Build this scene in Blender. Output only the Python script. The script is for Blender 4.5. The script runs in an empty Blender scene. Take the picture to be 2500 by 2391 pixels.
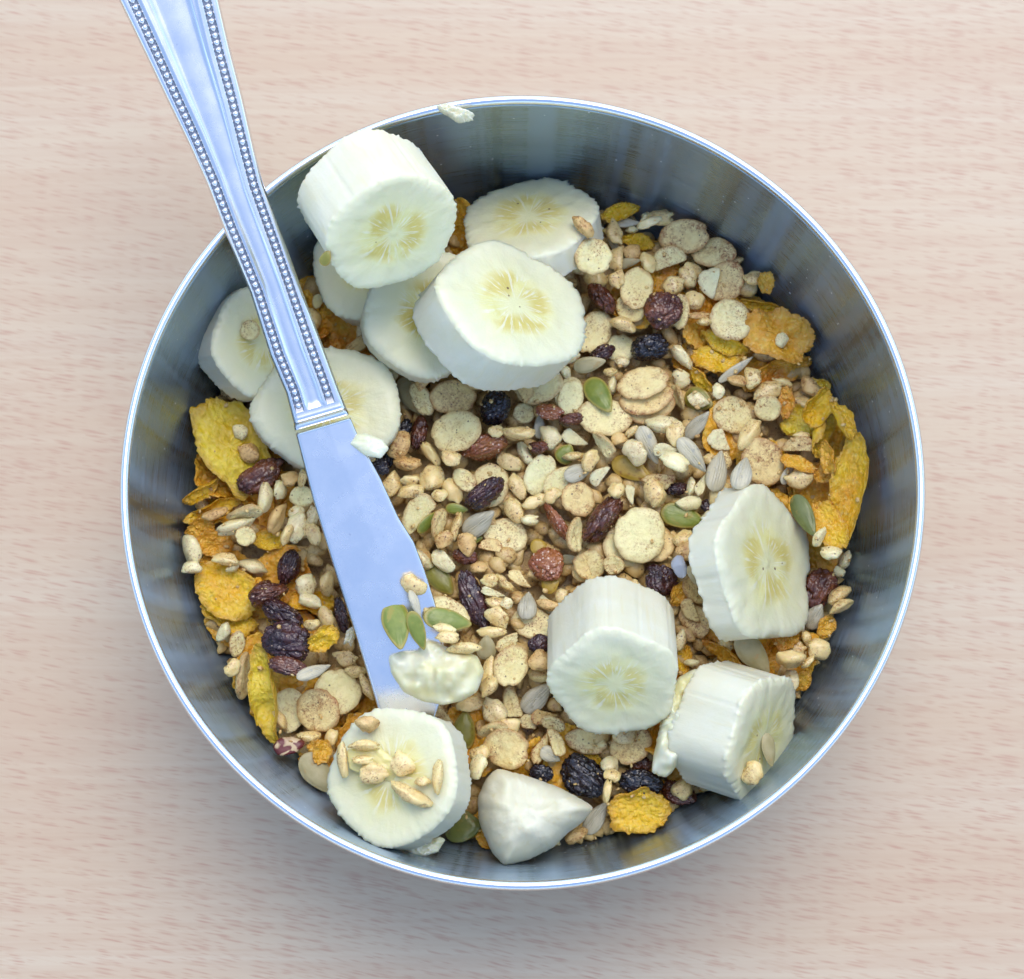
import bpy, bmesh, math, random
import numpy as np
from mathutils import Vector, Matrix, Quaternion

random.seed(7); RNG = np.random.default_rng(7)
scene = bpy.context.scene
C = scene.collection
rad = math.radians

# ------------------------------------------------------------------ camera, light
RIM_Z, RIM_R = 0.072, 0.085          # bowl rim height and outer radius, metres
DIST, TILT = 0.50, rad(9.2)          # camera distance from the rim plane, lean off vertical
FPX = 11494.0 * DIST                 # focal length in photo pixels (photo is 2500 wide)
FWD = np.array([0, math.sin(TILT), -math.cos(TILT)])
UP = np.array([0, math.cos(TILT), math.sin(TILT)])
RT = np.array([1.0, 0, 0])
AIM = np.array([-26 / 11494, -20.5 / 11494, RIM_Z])
CAM = AIM - FWD * DIST

cam_data = bpy.data.cameras.new('camera'); cam = bpy.data.objects.new('camera', cam_data); C.objects.link(cam)
cam_data.sensor_fit = 'HORIZONTAL'; cam_data.sensor_width = 36
cam_data.lens = FPX / 2500 * 36
cam_data.clip_start = 0.01; cam_data.clip_end = 20
cam.matrix_world = Matrix(((1, 0, 0, CAM[0]), (0, UP[1], -FWD[1], CAM[1]), (0, UP[2], -FWD[2], CAM[2]), (0, 0, 0, 1)))
cam_data.dof.use_dof = True; cam_data.dof.focus_distance = 0.522; cam_data.dof.aperture_fstop = 22
scene.camera = cam

world = bpy.data.worlds.new('World'); scene.world = world; world.use_nodes = True
wn = world.node_tree; bg = wn.nodes['Background']
sky = wn.nodes.new('ShaderNodeTexSky'); sky.sky_type = 'NISHITA'; sky.sun_disc = False
SUN_EL, SUN_AZ = rad(66), rad(75)   # azimuth: direction towards the sun, counter-clockwise from +x
sky.sun_elevation = SUN_EL; sky.sun_rotation = math.pi / 2 - SUN_AZ
sky.air_density = 1.0; sky.dust_density = 1.0; sky.ozone_density = 1.0
wn.links.new(sky.outputs[0], bg.inputs['Color']); bg.inputs['Strength'].default_value = 0.15
sd = bpy.data.lights.new('sun', 'SUN'); sd.energy = 0.5; sd.angle = rad(34); sd.color = (1.0, 0.96, 0.90)
sun = bpy.data.objects.new('sun', sd); C.objects.link(sun)
sv = Vector((math.cos(SUN_EL) * math.cos(SUN_AZ), math.cos(SUN_EL) * math.sin(SUN_AZ), math.sin(SUN_EL)))
sun.rotation_euler = sv.to_track_quat('Z', 'Y').to_euler(); sun.location = sv * 2
vs = scene.view_settings; vs.view_transform = 'Standard'; vs.look = 'None'; vs.gamma = 1; vs.exposure = 1.30
scene.cycles.max_bounces = 8

# ------------------------------------------------------------------ helpers
def ray(px, py):
    return FWD + RT * ((px - 1250) / FPX) + UP * ((1195.5 - py) / FPX)
def at(px, py, z):
    d = ray(px, py); t = (z - CAM[2]) / d[2]
    return CAM + d * t
def mpp(z):                                   # metres per photo pixel at height z
    return (DIST + (RIM_Z - z) * math.cos(TILT)) / FPX

def _h(ix, iy, iz, seed):
    n = (ix * 374761393 + iy * 668265263 + iz * 2147483647 + seed * 1274126177) & 0xffffffff
    n = ((n ^ (n >> 13)) * 1274126177) & 0xffffffff
    return ((n ^ (n >> 16)) & 0xffff) / 32767.5 - 1.0
def vn(P, f=1.0, seed=0):                     # smooth value noise -1..1
    P = np.asarray(P, float) * f + 57.3
    i = np.floor(P).astype(np.int64); u = P - i; u = u * u * u * (u * (u * 6 - 15) + 10)
    x, y, z = i[..., 0], i[..., 1], i[..., 2]; a, b, c = u[..., 0], u[..., 1], u[..., 2]
    def L(p, q, t): return p + (q - p) * t
    return L(L(L(_h(x, y, z, seed), _h(x+1, y, z, seed), a), L(_h(x, y+1, z, seed), _h(x+1, y+1, z, seed), a), b),
             L(L(_h(x, y, z+1, seed), _h(x+1, y, z+1, seed), a), L(_h(x, y+1, z+1, seed), _h(x+1, y+1, z+1, seed), a), b), c)
def fbm(P, f=1.0, seed=0, o=3):
    return sum(vn(P, f * 2.03 ** k, seed + k * 11) * 0.5 ** k for k in range(o))
def ridge(P, f=1.0, seed=0):
    return 1 - np.abs(vn(P, f, seed)) * 2

def mesh(name, V, F, mats, mi=None, attr=None):
    me = bpy.data.meshes.new(name)
    me.from_pydata(np.asarray(V).tolist(), [], F if isinstance(F, list) else F.tolist())
    me.polygons.foreach_set('use_smooth', np.ones(len(me.polygons), bool))
    for m in (mats if isinstance(mats, (list, tuple)) else [mats]): me.materials.append(m)
    if mi is not None: me.polygons.foreach_set('material_index', np.asarray(mi, np.int32))
    if attr is not None:
        a = me.attributes.new('cut', 'FLOAT_VECTOR', 'POINT'); a.data.foreach_set('vector', np.asarray(attr, np.float32).ravel())
    me.update(); return me
def tag(o, label=None, cat=None, group=None, kind=None):
    if label: o['label'] = label
    if cat: o['category'] = cat
    if group: o['group'] = group
    if kind: o['kind'] = kind
    return o
def obj(name, me, parent=None, M=None):
    o = bpy.data.objects.new(name, me); C.objects.link(o)
    if parent is not None: o.parent = parent
    if M is not None: o.matrix_world = Matrix(np.asarray(M).tolist())
    return o

_ico = {}
def ico(n):
    if n not in _ico:
        bm = bmesh.new(); bmesh.ops.create_icosphere(bm, subdivisions=n, radius=1)
        V = np.array([v.co[:] for v in bm.verts]); F = np.array([[v.index for v in f.verts] for f in bm.faces]); bm.free()
        _ico[n] = (V, F)
    return _ico[n]

def polar(out, rings, topf, botf, pw=1.0):
    """closed flat body over a star-shaped outline: top and bottom height functions of (X, Y, r, th)"""
    out = np.asarray(out); S = len(out); th = np.arctan2(out[:, 1], out[:, 0])
    rs = np.sin(np.linspace(0, 1, rings + 1)[1:] * math.pi / 2) ** pw
    X = rs[:, None] * out[None, :, 0]; Y = rs[:, None] * out[None, :, 1]
    Rm = np.repeat(rs[:, None], S, 1); T = np.repeat(th[None], rings, 0)
    z0 = np.zeros(1)
    top = topf(X, Y, Rm, T); ct = topf(z0, z0, z0, z0)[0]
    bot = botf(X, Y, Rm, T); cb = botf(z0, z0, z0, z0)[0]
    edge = (top[-1] + bot[-1]) / 2; top[-1] = edge
    global LASTR; LASTR = np.concatenate([[0], Rm.ravel(), [0], Rm[:-1].ravel()])
    V = [[0, 0, ct]] + np.stack([X, Y, top], -1).reshape(-1, 3).tolist()
    nb = len(V)
    V += [[0, 0, cb]] + np.stack([X[:-1], Y[:-1], bot[:-1]], -1).reshape(-1, 3).tolist()
    F = []
    for j in range(S):
        k = (j + 1) % S
        F.append([0, 1 + j, 1 + k])
        for i in range(rings - 1):
            F.append([1 + i*S + j, 1 + (i+1)*S + j, 1 + (i+1)*S + k, 1 + i*S + k])
        F.append([nb, nb + 1 + k, nb + 1 + j])
        for i in range(rings - 2):
            F.append([nb + 1 + i*S + j, nb + 1 + i*S + k, nb + 1 + (i+1)*S + k, nb + 1 + (i+1)*S + j])
        i = rings - 2
        F.append([nb + 1 + i*S + j, nb + 1 + i*S + k, 1 + (rings-1)*S + k, 1 + (rings-1)*S + j])
    return np.array(V), F
def ring_noise(S, f, seed):
    t = np.linspace(0, 2*math.pi, S, endpoint=False)
    return vn(np.stack([np.cos(t)*f, np.sin(t)*f, np.zeros(S)], -1), 1, seed)
def circ(S):
    t = np.linspace(0, 2*math.pi, S, endpoint=False); return t, np.cos(t), np.sin(t)

# ------------------------------------------------------------------ materials
class N:
    def __init__(s, name):
        s.m = bpy.data.materials.new(name); s.m.use_nodes = True; s.t = s.m.node_tree
        s.b = s.t.nodes['Principled BSDF']
    def n(s, typ, **kw):
        x = s.t.nodes.new('ShaderNode' + typ)
        for k, v in kw.items():
            if k in x.inputs.keys(): s.put(x.inputs[k], v)
            else: setattr(x, k, v)
        return x
    def put(s, sock, v):
        if hasattr(v, 'is_output'): s.t.links.new(v, sock)
        elif isinstance(v, bpy.types.Node): s.t.links.new(v.outputs[0], sock)
        else: sock.default_value = (*v, 1) if (isinstance(v, tuple) and len(v) == 3 and sock.type == 'RGBA') else v
    def set(s, **kw):
        for k, v in kw.items(): s.put(s.b.inputs[k.replace('_', ' ')], v)
        return s
    def pos(s): return s.n('NewGeometry').outputs['Position']
    def objc(s): return s.n('TexCoord').outputs['Object']
    def rnd(s): return s.n('ObjectInfo').outputs['Random']
    def map(s, v, scale=(1, 1, 1), loc=(0, 0, 0), rot=(0, 0, 0)):
        x = s.n('Mapping'); s.put(x.inputs['Vector'], v)
        x.inputs['Scale'].default_value = scale; x.inputs['Location'].default_value = loc; x.inputs['Rotation'].default_value = rot
        return x.outputs[0]
    def noise(s, v, scale, detail=2, rough=0.5, dist=0.0):
        x = s.n('TexNoise'); s.put(x.inputs['Vector'], v); x.inputs['Scale'].default_value = scale
        x.inputs['Detail'].default_value = detail; x.inputs['Roughness'].default_value = rough; x.inputs['Distortion'].default_value = dist
        return x.outputs['Fac']
    def voro(s, v, scale, feature='F1'):
        x = s.n('TexVoronoi'); x.feature = feature; s.put(x.inputs['Vector'], v); x.inputs['Scale'].default_value = scale
        return x
    def ramp(s, f, *stops):
        x = s.n('ValToRGB'); s.put(x.inputs[0], f); e = x.color_ramp.elements
        while len(e) < len(stops): e.new(0.5)
        for el, (p, c) in zip(e, stops):
            el.position = p; el.color = (*c, 1) if isinstance(c, tuple) else (c, c, c, 1)
        return x.outputs[0]
    def math(s, op, a, b=0.0, c=0.0):
        x = s.n('Math'); x.operation = op; s.put(x.inputs[0], a); s.put(x.inputs[1], b); s.put(x.inputs[2], c); return x.outputs[0]
    def mix(s, f, a, b, mode='MIX'):
        x = s.n('Mix'); x.data_type = 'RGBA'; x.blend_type = mode
        s.put(x.inputs[0], f); s.put(x.inputs[6], a); s.put(x.inputs[7], b); return x.outputs[2]
    def bump(s, h, strength=0.5, dist=0.0003, normal=None):
        x = s.n('Bump'); s.put(x.inputs['Height'], h); x.inputs['Strength'].default_value = strength; x.inputs['Distance'].default_value = dist
        if normal is not None: s.put(x.inputs['Normal'], normal)
        s.put(s.b.inputs['Normal'], x.outputs[0]); return x.outputs[0]
    def sss(s, w, r=(0.002, 0.0014, 0.0008)):
        s.b.inputs['Subsurface Weight'].default_value = w; s.b.inputs['Subsurface Radius'].default_value = r
        s.b.inputs['Subsurface Scale'].default_value = 1.0; return s

def grain_mat(name, cA, cB, cC, speck=(0.30, 0.105, 0.02), amount=0.3, dust=0.0, dustc=(0.38, 0.15, 0.035), sub=0.25, rough=0.5, toast=0.0, vary=True, bump=.6, coat=.12):
    cA, cB, cC = (tuple(v * k for v, k in zip(c_, (1.0, .97, .76) if vary else (.88, .83, .62))) for c_ in (cA, cB, cC))  # second factor set darkens the bed grains, painting in shade between pieces
    m = N(name); p = m.pos()
    col = m.mix(m.ramp(m.noise(p, 420, 3, .6), (.36, 0.), (.64, 1.)), cA, cB)
    col = m.mix(m.math('MULTIPLY', m.rnd() if vary else m.noise(p, 210, 1), 0.8), col, cC)
    big = m.ramp(m.noise(p, 190, 2), (.38, 0.), (.66, 1.))
    if toast:
        e = m.n('Attribute', attribute_name='cut').outputs['Fac']
        ed = m.math('ADD', e, m.math('MULTIPLY', m.math('SUBTRACT', m.noise(p, 500, 3, .6), .5), .35))
        col = m.mix(m.math('MULTIPLY', m.ramp(ed, (.78, 0.), (1.0, 1.)), toast), col, (.38, .19, .05))
    if dust: col = m.mix(m.math('MULTIPLY', m.math('MULTIPLY', m.ramp(m.noise(p, 800, 4, .75), (.40, 0.), (.66, 1.)), m.math('ADD', big, .15)), dust), col, dustc)
    fleck = m.math('MULTIPLY', m.ramp(m.noise(p, 2000, 2, .6), (.54, 0.), (.62, 1.)), m.math('ADD', m.math('MULTIPLY', big, .9), .08))
    col = m.mix(m.math('MULTIPLY', fleck, min(1.0, amount * 2.4)), col, speck)
    v = m.voro(p, 800); sel = m.n('SeparateColor'); m.put(sel.inputs[0], v.outputs['Color'])
    dot = m.math('MULTIPLY', m.math('LESS_THAN', m.math('ADD', v.outputs['Distance'], m.math('MULTIPLY', m.noise(p, 3000, 1), .2)), .27), m.math('LESS_THAN', sel.outputs[0], amount * .45))
    col = m.mix(m.math('MULTIPLY', dot, .8), col, (.12, .05, .025))
    m.set(Base_Color=col, Roughness=rough, Coat_Weight=coat, Coat_Roughness=.2); m.sss(sub)
    h = m.math('ADD', m.noise(p, 1300, 4, .7), m.math('MULTIPLY', m.noise(p, 420, 3, .6), 1.6))
    m.bump(h, bump, .0005); return m.m

M = {}
M['puff']  = grain_mat('puffed_rice_tan', (.84, .61, .28), (.93, .78, .46), (.82, .62, .33), amount=.34, dust=.34, sub=.5, rough=.3, bump=.32, coat=.3)
M['bed']   = grain_mat('puffed_rice_shaded', (.76, .54, .24), (.88, .71, .40), (.70, .48, .22), amount=.32, dust=.5, sub=.2, rough=.4, vary=False, bump=.35)  # same grain as the tan one, with shade of the gaps in its colour
M['puffg'] = grain_mat('puffed_rice_pale', (.88, .76, .48), (.95, .85, .60), (.80, .68, .47), amount=.26, dust=.22, sub=.6, rough=.28, bump=.3, coat=.3)
M['puffb'] = grain_mat('puffed_rice_brown', (.74, .48, .21), (.86, .65, .34), (.76, .52, .25), amount=.5, dust=.75, sub=.3, bump=.4)
M['cream'] = grain_mat('flake_cream', (.90, .77, .43), (.95, .86, .56), (.91, .77, .43), amount=.34, dust=.42, sub=.35, rough=.5, toast=.65, bump=.5)
M['spice'] = grain_mat('flake_spiced', (.88, .70, .37), (.94, .81, .48), (.86, .65, .31), amount=.62, dust=.85, sub=.3, rough=.5, toast=.8, bump=.5)
M['pale']  = grain_mat('flake_pale', (.90, .82, .48), (.94, .87, .58), (.88, .80, .48), amount=.18, dust=.2, sub=.35, rough=.45, toast=.45, bump=.45)
M['white'] = grain_mat('crumb_white', (.92, .84, .58), (.95, .90, .67), (.89, .78, .50), amount=.18, dust=.3, sub=.4, rough=.55, toast=.25, bump=.5)

def corn_mat(name, a, b, c):
    a, b, c = (tuple(v * .97 for v in c_) for c_ in (a, b, c))
    m = N(name); p = m.pos()
    n1 = m.noise(p, 260, 4, .6)
    col = m.mix(m.ramp(n1, (.35, 0.), (.66, 1.)), a, b)
    col = m.mix(m.ramp(m.noise(p, 90, 2), (.50, 0.), (.72, 1.)), col, c)
    col = m.mix(m.math('MULTIPLY', m.ramp(m.noise(p, 900, 3, .6), (.54, 0.), (.68, 1.)), .5), col, (.86, .64, .18))
    e = m.n('Attribute', attribute_name='cut').outputs['Fac']
    col = m.mix(m.math('MULTIPLY', m.ramp(m.math('ADD', e, m.math('MULTIPLY', m.math('SUBTRACT', n1, .5), .5)), (.72, 0.), (1.0, 1.)), .55), col, (.38, .14, .012))
    m.set(Base_Color=col, Roughness=.32, Coat_Weight=.15); m.sss(.25, (.0018, .0009, .0003))
    v = m.voro(p, 780); v.feature = 'SMOOTH_F1'; h = m.math('ADD', m.math('MULTIPLY', v.outputs['Distance'], -1.3), m.noise(p, 1100, 4, .65))
    m.bump(h, .8, .0006); return m.m
M['corny'] = corn_mat('corn_flake_yellow', (.88, .50, .010), (.93, .60, .03), (.82, .38, .008))
M['corno'] = corn_mat('corn_flake_orange', (.78, .35, .015), (.88, .48, .04), (.66, .24, .012))
M['cornd'] = corn_mat('corn_flake_olive', (.80, .56, .020), (.90, .68, .08), (.70, .46, .015))

def raisin_mat(name, a, b, dusta, dustc=(.42, .27, .16)):
    a, b = (tuple(v * .8 for v in c_) for c_ in (a, b))
    m = N(name); p = m.pos()
    col = m.mix(m.ramp(m.noise(p, 300, 3, .6), (.38, 0.), (.66, 1.)), a, b)
    v = m.voro(p, 1500); sel = m.n('SeparateColor'); m.put(sel.inputs[0], v.outputs['Color'])
    d = m.math('MULTIPLY', m.math('LESS_THAN', v.outputs['Distance'], .33), m.math('LESS_THAN', sel.outputs[0], dusta))
    col = m.mix(d, col, dustc)
    m.set(Base_Color=col, Roughness=m.ramp(m.noise(p, 700, 2), (.3, .16), (.7, .38)), Coat_Weight=.5, Coat_Roughness=.12)
    h = m.math('ADD', m.noise(m.map(p, (1, 1, 1)), 800, 3, .6, .6), m.math('MULTIPLY', m.math('ABSOLUTE', m.math('SUBTRACT', m.noise(p, 520, 2, .5, 1.2), .5)), 2.2))
    m.bump(h, .8, .0004); return m.m
M['rblack'] = raisin_mat('raisin_black', (.006, .005, .009), (.020, .011, .018), .12, (.35, .28, .2))
M['rbrown'] = raisin_mat('raisin_brown', (.085, .020, .009), (.25, .070, .020), .10)
M['rpurple'] = raisin_mat('raisin_purple', (.030, .008, .010), (.100, .028, .024), .10)
M['ramber'] = raisin_mat('raisin_amber', (.34, .09, .03), (.50, .18, .05), .3, (.75, .55, .4))

def seed_mat(name, a, b, edge, rough=.33, stripes=0.0, rim=None):
    a, b, edge = (tuple(v * .82 for v in c_) for c_ in (a, b, edge))
    m = N(name); p = m.pos(); o = m.objc()
    col = m.mix(m.ramp(m.noise(p, 220, 3, .6), (.34, 0.), (.68, 1.)), a, b)
    col = m.mix(m.ramp(m.noise(p, 500, 2), (.60, 0.), (.70, 1.)), col, edge)
    if stripes:
        st = m.noise(m.map(o, (1.2, 9, 1)), 1.0, 2)
        col = m.mix(m.math('MULTIPLY', m.ramp(st, (.42, 0.), (.62, 1.)), stripes), col, edge)
    if rim:
        e = m.n('Attribute', attribute_name='cut').outputs['Fac']
        col = m.mix(m.math('MULTIPLY', m.ramp(e, (.80, 0.), (.93, 1.)), .8), col, rim)
    m.set(Base_Color=col, Roughness=rough); m.sss(.15, (.0015, .0012, .0005))
    h = m.math('ADD', m.noise(p, 900, 3, .6), m.math('MULTIPLY', m.noise(m.map(o, (1, 12, 1)), 1.0, 2), 1.0))
    m.bump(h, .3, .0003); return m.m
M['pgreen'] = seed_mat('pumpkin_seed_green', (.20, .25, .030), (.33, .37, .065), (.40, .34, .06), rim=(.40, .30, .06))
M['polive'] = seed_mat('pumpkin_seed_olive', (.22, .20, .022), (.34, .31, .05), (.20, .13, .02), rim=(.34, .23, .04))
M['pdark']  = seed_mat('pumpkin_seed_dark', (.13, .15, .03), (.22, .24, .06), (.28, .22, .05))
M['pamber'] = seed_mat('pumpkin_seed_amber', (.50, .30, .03), (.60, .40, .06), (.36, .17, .02))
M['pbeige'] = seed_mat('seed_beige', (.48, .40, .18), (.60, .51, .27), (.55, .38, .15), .4)
M['sgrey']  = seed_mat('sunflower_grey', (.66, .58, .36), (.78, .70, .46), (.44, .42, .33), .30, .4)
M['sbeige'] = seed_mat('sunflower_beige', (.58, .52, .34), (.68, .62, .44), (.44, .40, .27), .4, .5)

def steel(name, col, rough, aniso, brushed):
    m = N(name); m.set(Base_Color=col, Metallic=1.0, Roughness=rough)
    if brushed:
        m.set(Anisotropic=aniso, Anisotropic_Rotation=.25)
        t = m.n('Tangent'); t.direction_type = 'RADIAL'; t.axis = 'Z'; m.put(m.b.inputs['Tangent'], t.outputs[0])
        o = m.objc(); sep = m.n('SeparateXYZ'); m.put(sep.inputs[0], o)
        a = m.math('ARCTAN2', sep.outputs[1], sep.outputs[0])
        cmb = m.n('CombineXYZ'); m.put(cmb.inputs[0], m.math('MULTIPLY', a, 6.0)); m.put(cmb.inputs[1], m.math('MULTIPLY', sep.outputs[2], 5200.0))
        n1 = m.noise(cmb.outputs[0], 1.0, 3, .6)
        pol = m.noise(m.n('CombineXYZ', X=m.math('MULTIPLY', m.math('COSINE', a), 5.0), Y=m.math('MULTIPLY', m.math('SINE', a), 5.0)).outputs[0], 1.6, 3, .6)
        m.set(Roughness=m.math('MULTIPLY', m.ramp(n1, (.3, rough * .8), (.7, rough * 1.35)), m.ramp(pol, (.3, .62), (.7, 1.25))))
        # tiny dust specks and dried splashes on the wall
        p = m.pos(); v = m.voro(p, 420); sel = m.n('SeparateColor'); m.put(sel.inputs[0], v.outputs['Color'])
        d = m.math('MULTIPLY', m.math('LESS_THAN', v.outputs['Distance'], .09), m.math('LESS_THAN', sel.outputs[0], .22))
        m.set(Base_Color=m.mix(d, m.mix(m.ramp(n1, (.35, 0.), (.65, 1.)), tuple(c * .93 for c in col), col), (.85, .85, .82)))
        m.set(Metallic=m.math('SUBTRACT', 1.0, d))
        m.bump(n1, .12, .0001)
    return m
M['steel'] = steel('brushed_steel', (.34, .43, .51), .31, .9, True).m
M['rim'] = steel('polished_steel', (.74, .76, .80), .22, 0, False).m
km = steel('cutlery_steel', (.80, .81, .84), .16, 0, False); p = km.pos()
km.set(Roughness=km.ramp(km.noise(p, 180, 4, .6), (.30, .20), (.7, .32)))
sc = km.noise(km.map(p, (900, 260, 1), rot=(0, 0, rad(18))), 1.0, 4, .7)
kc = km.mix(km.ramp(km.noise(p, 700, 3, .8), (.68, 0.), (.74, .6)), (.84, .83, .82), (.45, .46, .50))
kc = km.mix(km.ramp(km.noise(km.map(p, (60, 22, 1), rot=(0, 0, rad(20))), 1.0, 4, .65), (.45, 0.), (.75, .35)), kc, (.66, .68, .72))
km.set(Base_Color=km.mix(km.math('MULTIPLY', km.n('Attribute', attribute_name='cut').outputs['Fac'], .8), kc, (.16, .17, .20)))  # tarnish dark in bead channels, also painting in the dark reflections around each bead
km.bump(km.math('ADD', sc, km.math('MULTIPLY', km.noise(p, 60, 2), 2.5)), .08, .0001); M['knife'] = km.m

def banana_mats():
    f = N('banana_flesh'); p = f.pos(); o = f.objc(); at_ = f.n('Attribute', attribute_name='cut').outputs['Vector']
    col = f.mix(f.ramp(f.noise(p, 160, 3), (.35, 0.), (.7, 1.)), (.74, .69, .47), (.77, .73, .54))
    st = f.noise(f.map(at_, (7, 7, .9)), 1.0, 3, .6)
    col = f.mix(f.ramp(st, (.58, 0.), (.70, .5)), col, (.74, .66, .38))
    f.set(Base_Color=col, Roughness=.5); f.sss(.45, (.0032, .0024, .0014))
    h = f.math('ADD', f.noise(p, 1500, 4, .7), f.math('MULTIPLY', st, 1.6)); f.bump(h, .22, .0004)
    c = N('banana_cut_face'); p = c.pos(); at_ = c.n('Attribute', attribute_name='cut').outputs['Vector']
    sx = c.n('SeparateXYZ'); c.put(sx.inputs[0], at_); x, y = sx.outputs[0], sx.outputs[1]
    warp = c.noise(at_, 2.2, 2)
    rr = c.math('SQRT', c.math('ADD', c.math('MULTIPLY', x, x), c.math('MULTIPLY', y, y)))
    rr = c.math('ADD', rr, c.math('MULTIPLY', c.math('SUBTRACT', warp, .5), .32))
    th = c.math('ARCTAN2', y, x)
    lob = c.math('COSINE', c.math('ADD', c.math('MULTIPLY', c.rnd(), 40.0), c.math('ADD', c.math('MULTIPLY', th, 3.0), c.math('MULTIPLY', c.noise(at_, 1.9, 2), 9.0))))
    base = c.ramp(rr, (.10, (.76, .72, .38)), (.30, (.74, .68, .27)), (.50, (.77, .72, .36)), (.60, (.75, .71, .41)), (.95, (.76, .725, .48)))
    # ochre patches in the pulp of the three chambers
    patch = c.math('MULTIPLY', c.ramp(rr, (.10, 0.), (.24, 1.), (.40, 1.), (.56, 0.)), c.ramp(c.math('ADD', lob, c.math('MULTIPLY', c.noise(at_, 4, 4, .7), 2.2)), (.30, 0.), (1.5, .8)))
    col = c.mix(c.math('MULTIPLY', patch, c.math('ADD', .3, c.math('MULTIPLY', c.rnd(), .65))), base, (.60, .44, .045))
    cmb = c.n('CombineXYZ'); c.put(cmb.inputs[0], c.math('MULTIPLY', th, 4.5)); c.put(cmb.inputs[1], c.math('MULTIPLY', rr, 1.6))
    spokes = c.noise(cmb.outputs[0], 1.6, 3, .6)
    col = c.mix(c.math('MULTIPLY', c.ramp(spokes, (.52, 0.), (.62, .75)), c.ramp(rr, (.05, 0.), (.2, 1.), (.45, 1.), (.6, 0.))), col, (.80, .77, .58))
    v = c.voro(at_, 7.0); sel = c.n('SeparateColor'); c.put(sel.inputs[0], v.outputs['Color'])
    d = c.math('MULTIPLY', c.math('LESS_THAN', v.outputs['Distance'], .13), c.math('MULTIPLY', c.math('LESS_THAN', sel.outputs[0], .42), c.math('LESS_THAN', rr, .36)))
    col = c.mix(c.math('MULTIPLY', d, .85), col, (.16, .07, .03))
    c.set(Base_Color=col, Roughness=.36); c.sss(.45, (.0036, .0026, .0012))
    h = c.math('ADD', c.noise(p, 1000, 4, .65), c.math('MULTIPLY', spokes, 1.0)); c.bump(h, .28, .0004)
    s = N('banana_mash'); p = s.pos()
    s.set(Base_Color=s.mix(s.ramp(s.noise(p, 150, 3), (.38, 0.), (.66, 1.)), (.77, .70, .36), (.81, .78, .56)), Roughness=.28); s.sss(.5, (.0036, .0026, .0014))
    s.bump(s.noise(p, 500, 3, .5), .25, .0004)
    return f.m, c.m, s.m
M['flesh'], M['cutface'], M['mash'] = banana_mats()
g = N('banana_syrup'); g.set(Base_Color=(.82, .66, .24), Roughness=.2); g.sss(.5, (.003, .002, .0006)); M['syrup'] = g.m
hz = N('hazelnut_skin'); p = hz.pos()
hz.set(Base_Color=hz.mix(hz.ramp(hz.noise(p, 260, 2, .5, .8), (.46, 0.), (.52, 1.)), (.62, .45, .25), (.14, .022, .02)), Roughness=.4); hz.bump(hz.noise(p, 800, 3), .4, .0003); M['nut'] = hz.m
cr = N('sugar_crystal'); cr.set(Base_Color=(.72, .76, .80), Roughness=.15, Transmission_Weight=.5, IOR=1.5); M['crystal'] = cr.m

def wood():
    m = N('beech_laminate'); p = m.objc()
    wr = m.noise(m.map(p, (3, 10, 1)), 1.0, 2)
    vm = m.n('VectorMath', operation='MULTIPLY_ADD'); m.put(vm.inputs[0], wr); vm.inputs[1].default_value = (0, .012, 0); m.put(vm.inputs[2], p); q = vm.outputs[0]
    broad = m.noise(m.map(q, (1.5, 34, 1), rot=(0, 0, 0)), 1.0, 3, .55)
    fine = m.noise(m.map(q, (14, 520, 1)), 1.0, 3, .6)
    col = m.ramp(broad, (.28, (0.541, 0.366, 0.223)), (.5, (0.568, 0.418, 0.267)), (.72, (0.586, 0.456, 0.308)))
    col = m.mix(m.ramp(fine, (.38, .0), (.7, .6)), col, (0.510, 0.330, 0.206))
    # short reddish medullary flecks, slightly slanted
    sq = m.n('SeparateXYZ'); m.put(sq.inputs[0], q)
    sl = m.math('ADD', .10, m.math('MULTIPLY', m.noise(m.map(p, (2.5, 2.5, 1)), 1.0, 1), .16))
    cb = m.n('CombineXYZ'); m.put(cb.inputs[0], sq.outputs[0]); m.put(cb.inputs[1], m.math('ADD', sq.outputs[1], m.math('MULTIPLY', sq.outputs[0], sl)))
    qs = cb.outputs[0]
    cl = m.noise(m.map(q, (6, 18, 1), loc=(3, 1, 0)), 1.0, 2)
    for fx, fy, am, lo in ((140, 1250, .52, 0), (250, 1900, .48, 9)):
        v = m.voro(m.map(qs, (fx, fy, 1), loc=(lo, lo, 0)), 1.0); sel = m.n('SeparateColor'); m.put(sel.inputs[0], v.outputs['Color'])
        f1 = m.math('MULTIPLY', m.ramp(v.outputs['Distance'], (.12, 1.), (.46, 0.)), m.math('LESS_THAN', sel.outputs[0], m.math('MULTIPLY', cl, .95)))
        col = m.mix(m.math('MULTIPLY', f1, am), col, (0.439, 0.208, 0.131))
    n2 = m.noise(m.map(qs, (55, 420, 1), loc=(7, 3, 0)), 1.6, 3, .6)
    col = m.mix(m.ramp(n2, (.54, 0.), (.70, .5)), col, (0.488, 0.289, 0.180))
    # a few grey nicks and stains
    v3 = m.voro(p, 42); s3 = m.n('SeparateColor'); m.put(s3.inputs[0], v3.outputs['Color'])
    nick = m.math('MULTIPLY', m.math('LESS_THAN', v3.outputs['Distance'], .02), m.math('LESS_THAN', s3.outputs[0], .2))
    col = m.mix(m.math('MULTIPLY', nick, .25), col, (.2, .17, .15))
    m.set(Base_Color=col, Roughness=.42); m.bump(fine, .05, .0002)
    return m.m
M['wood'] = wood()

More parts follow.
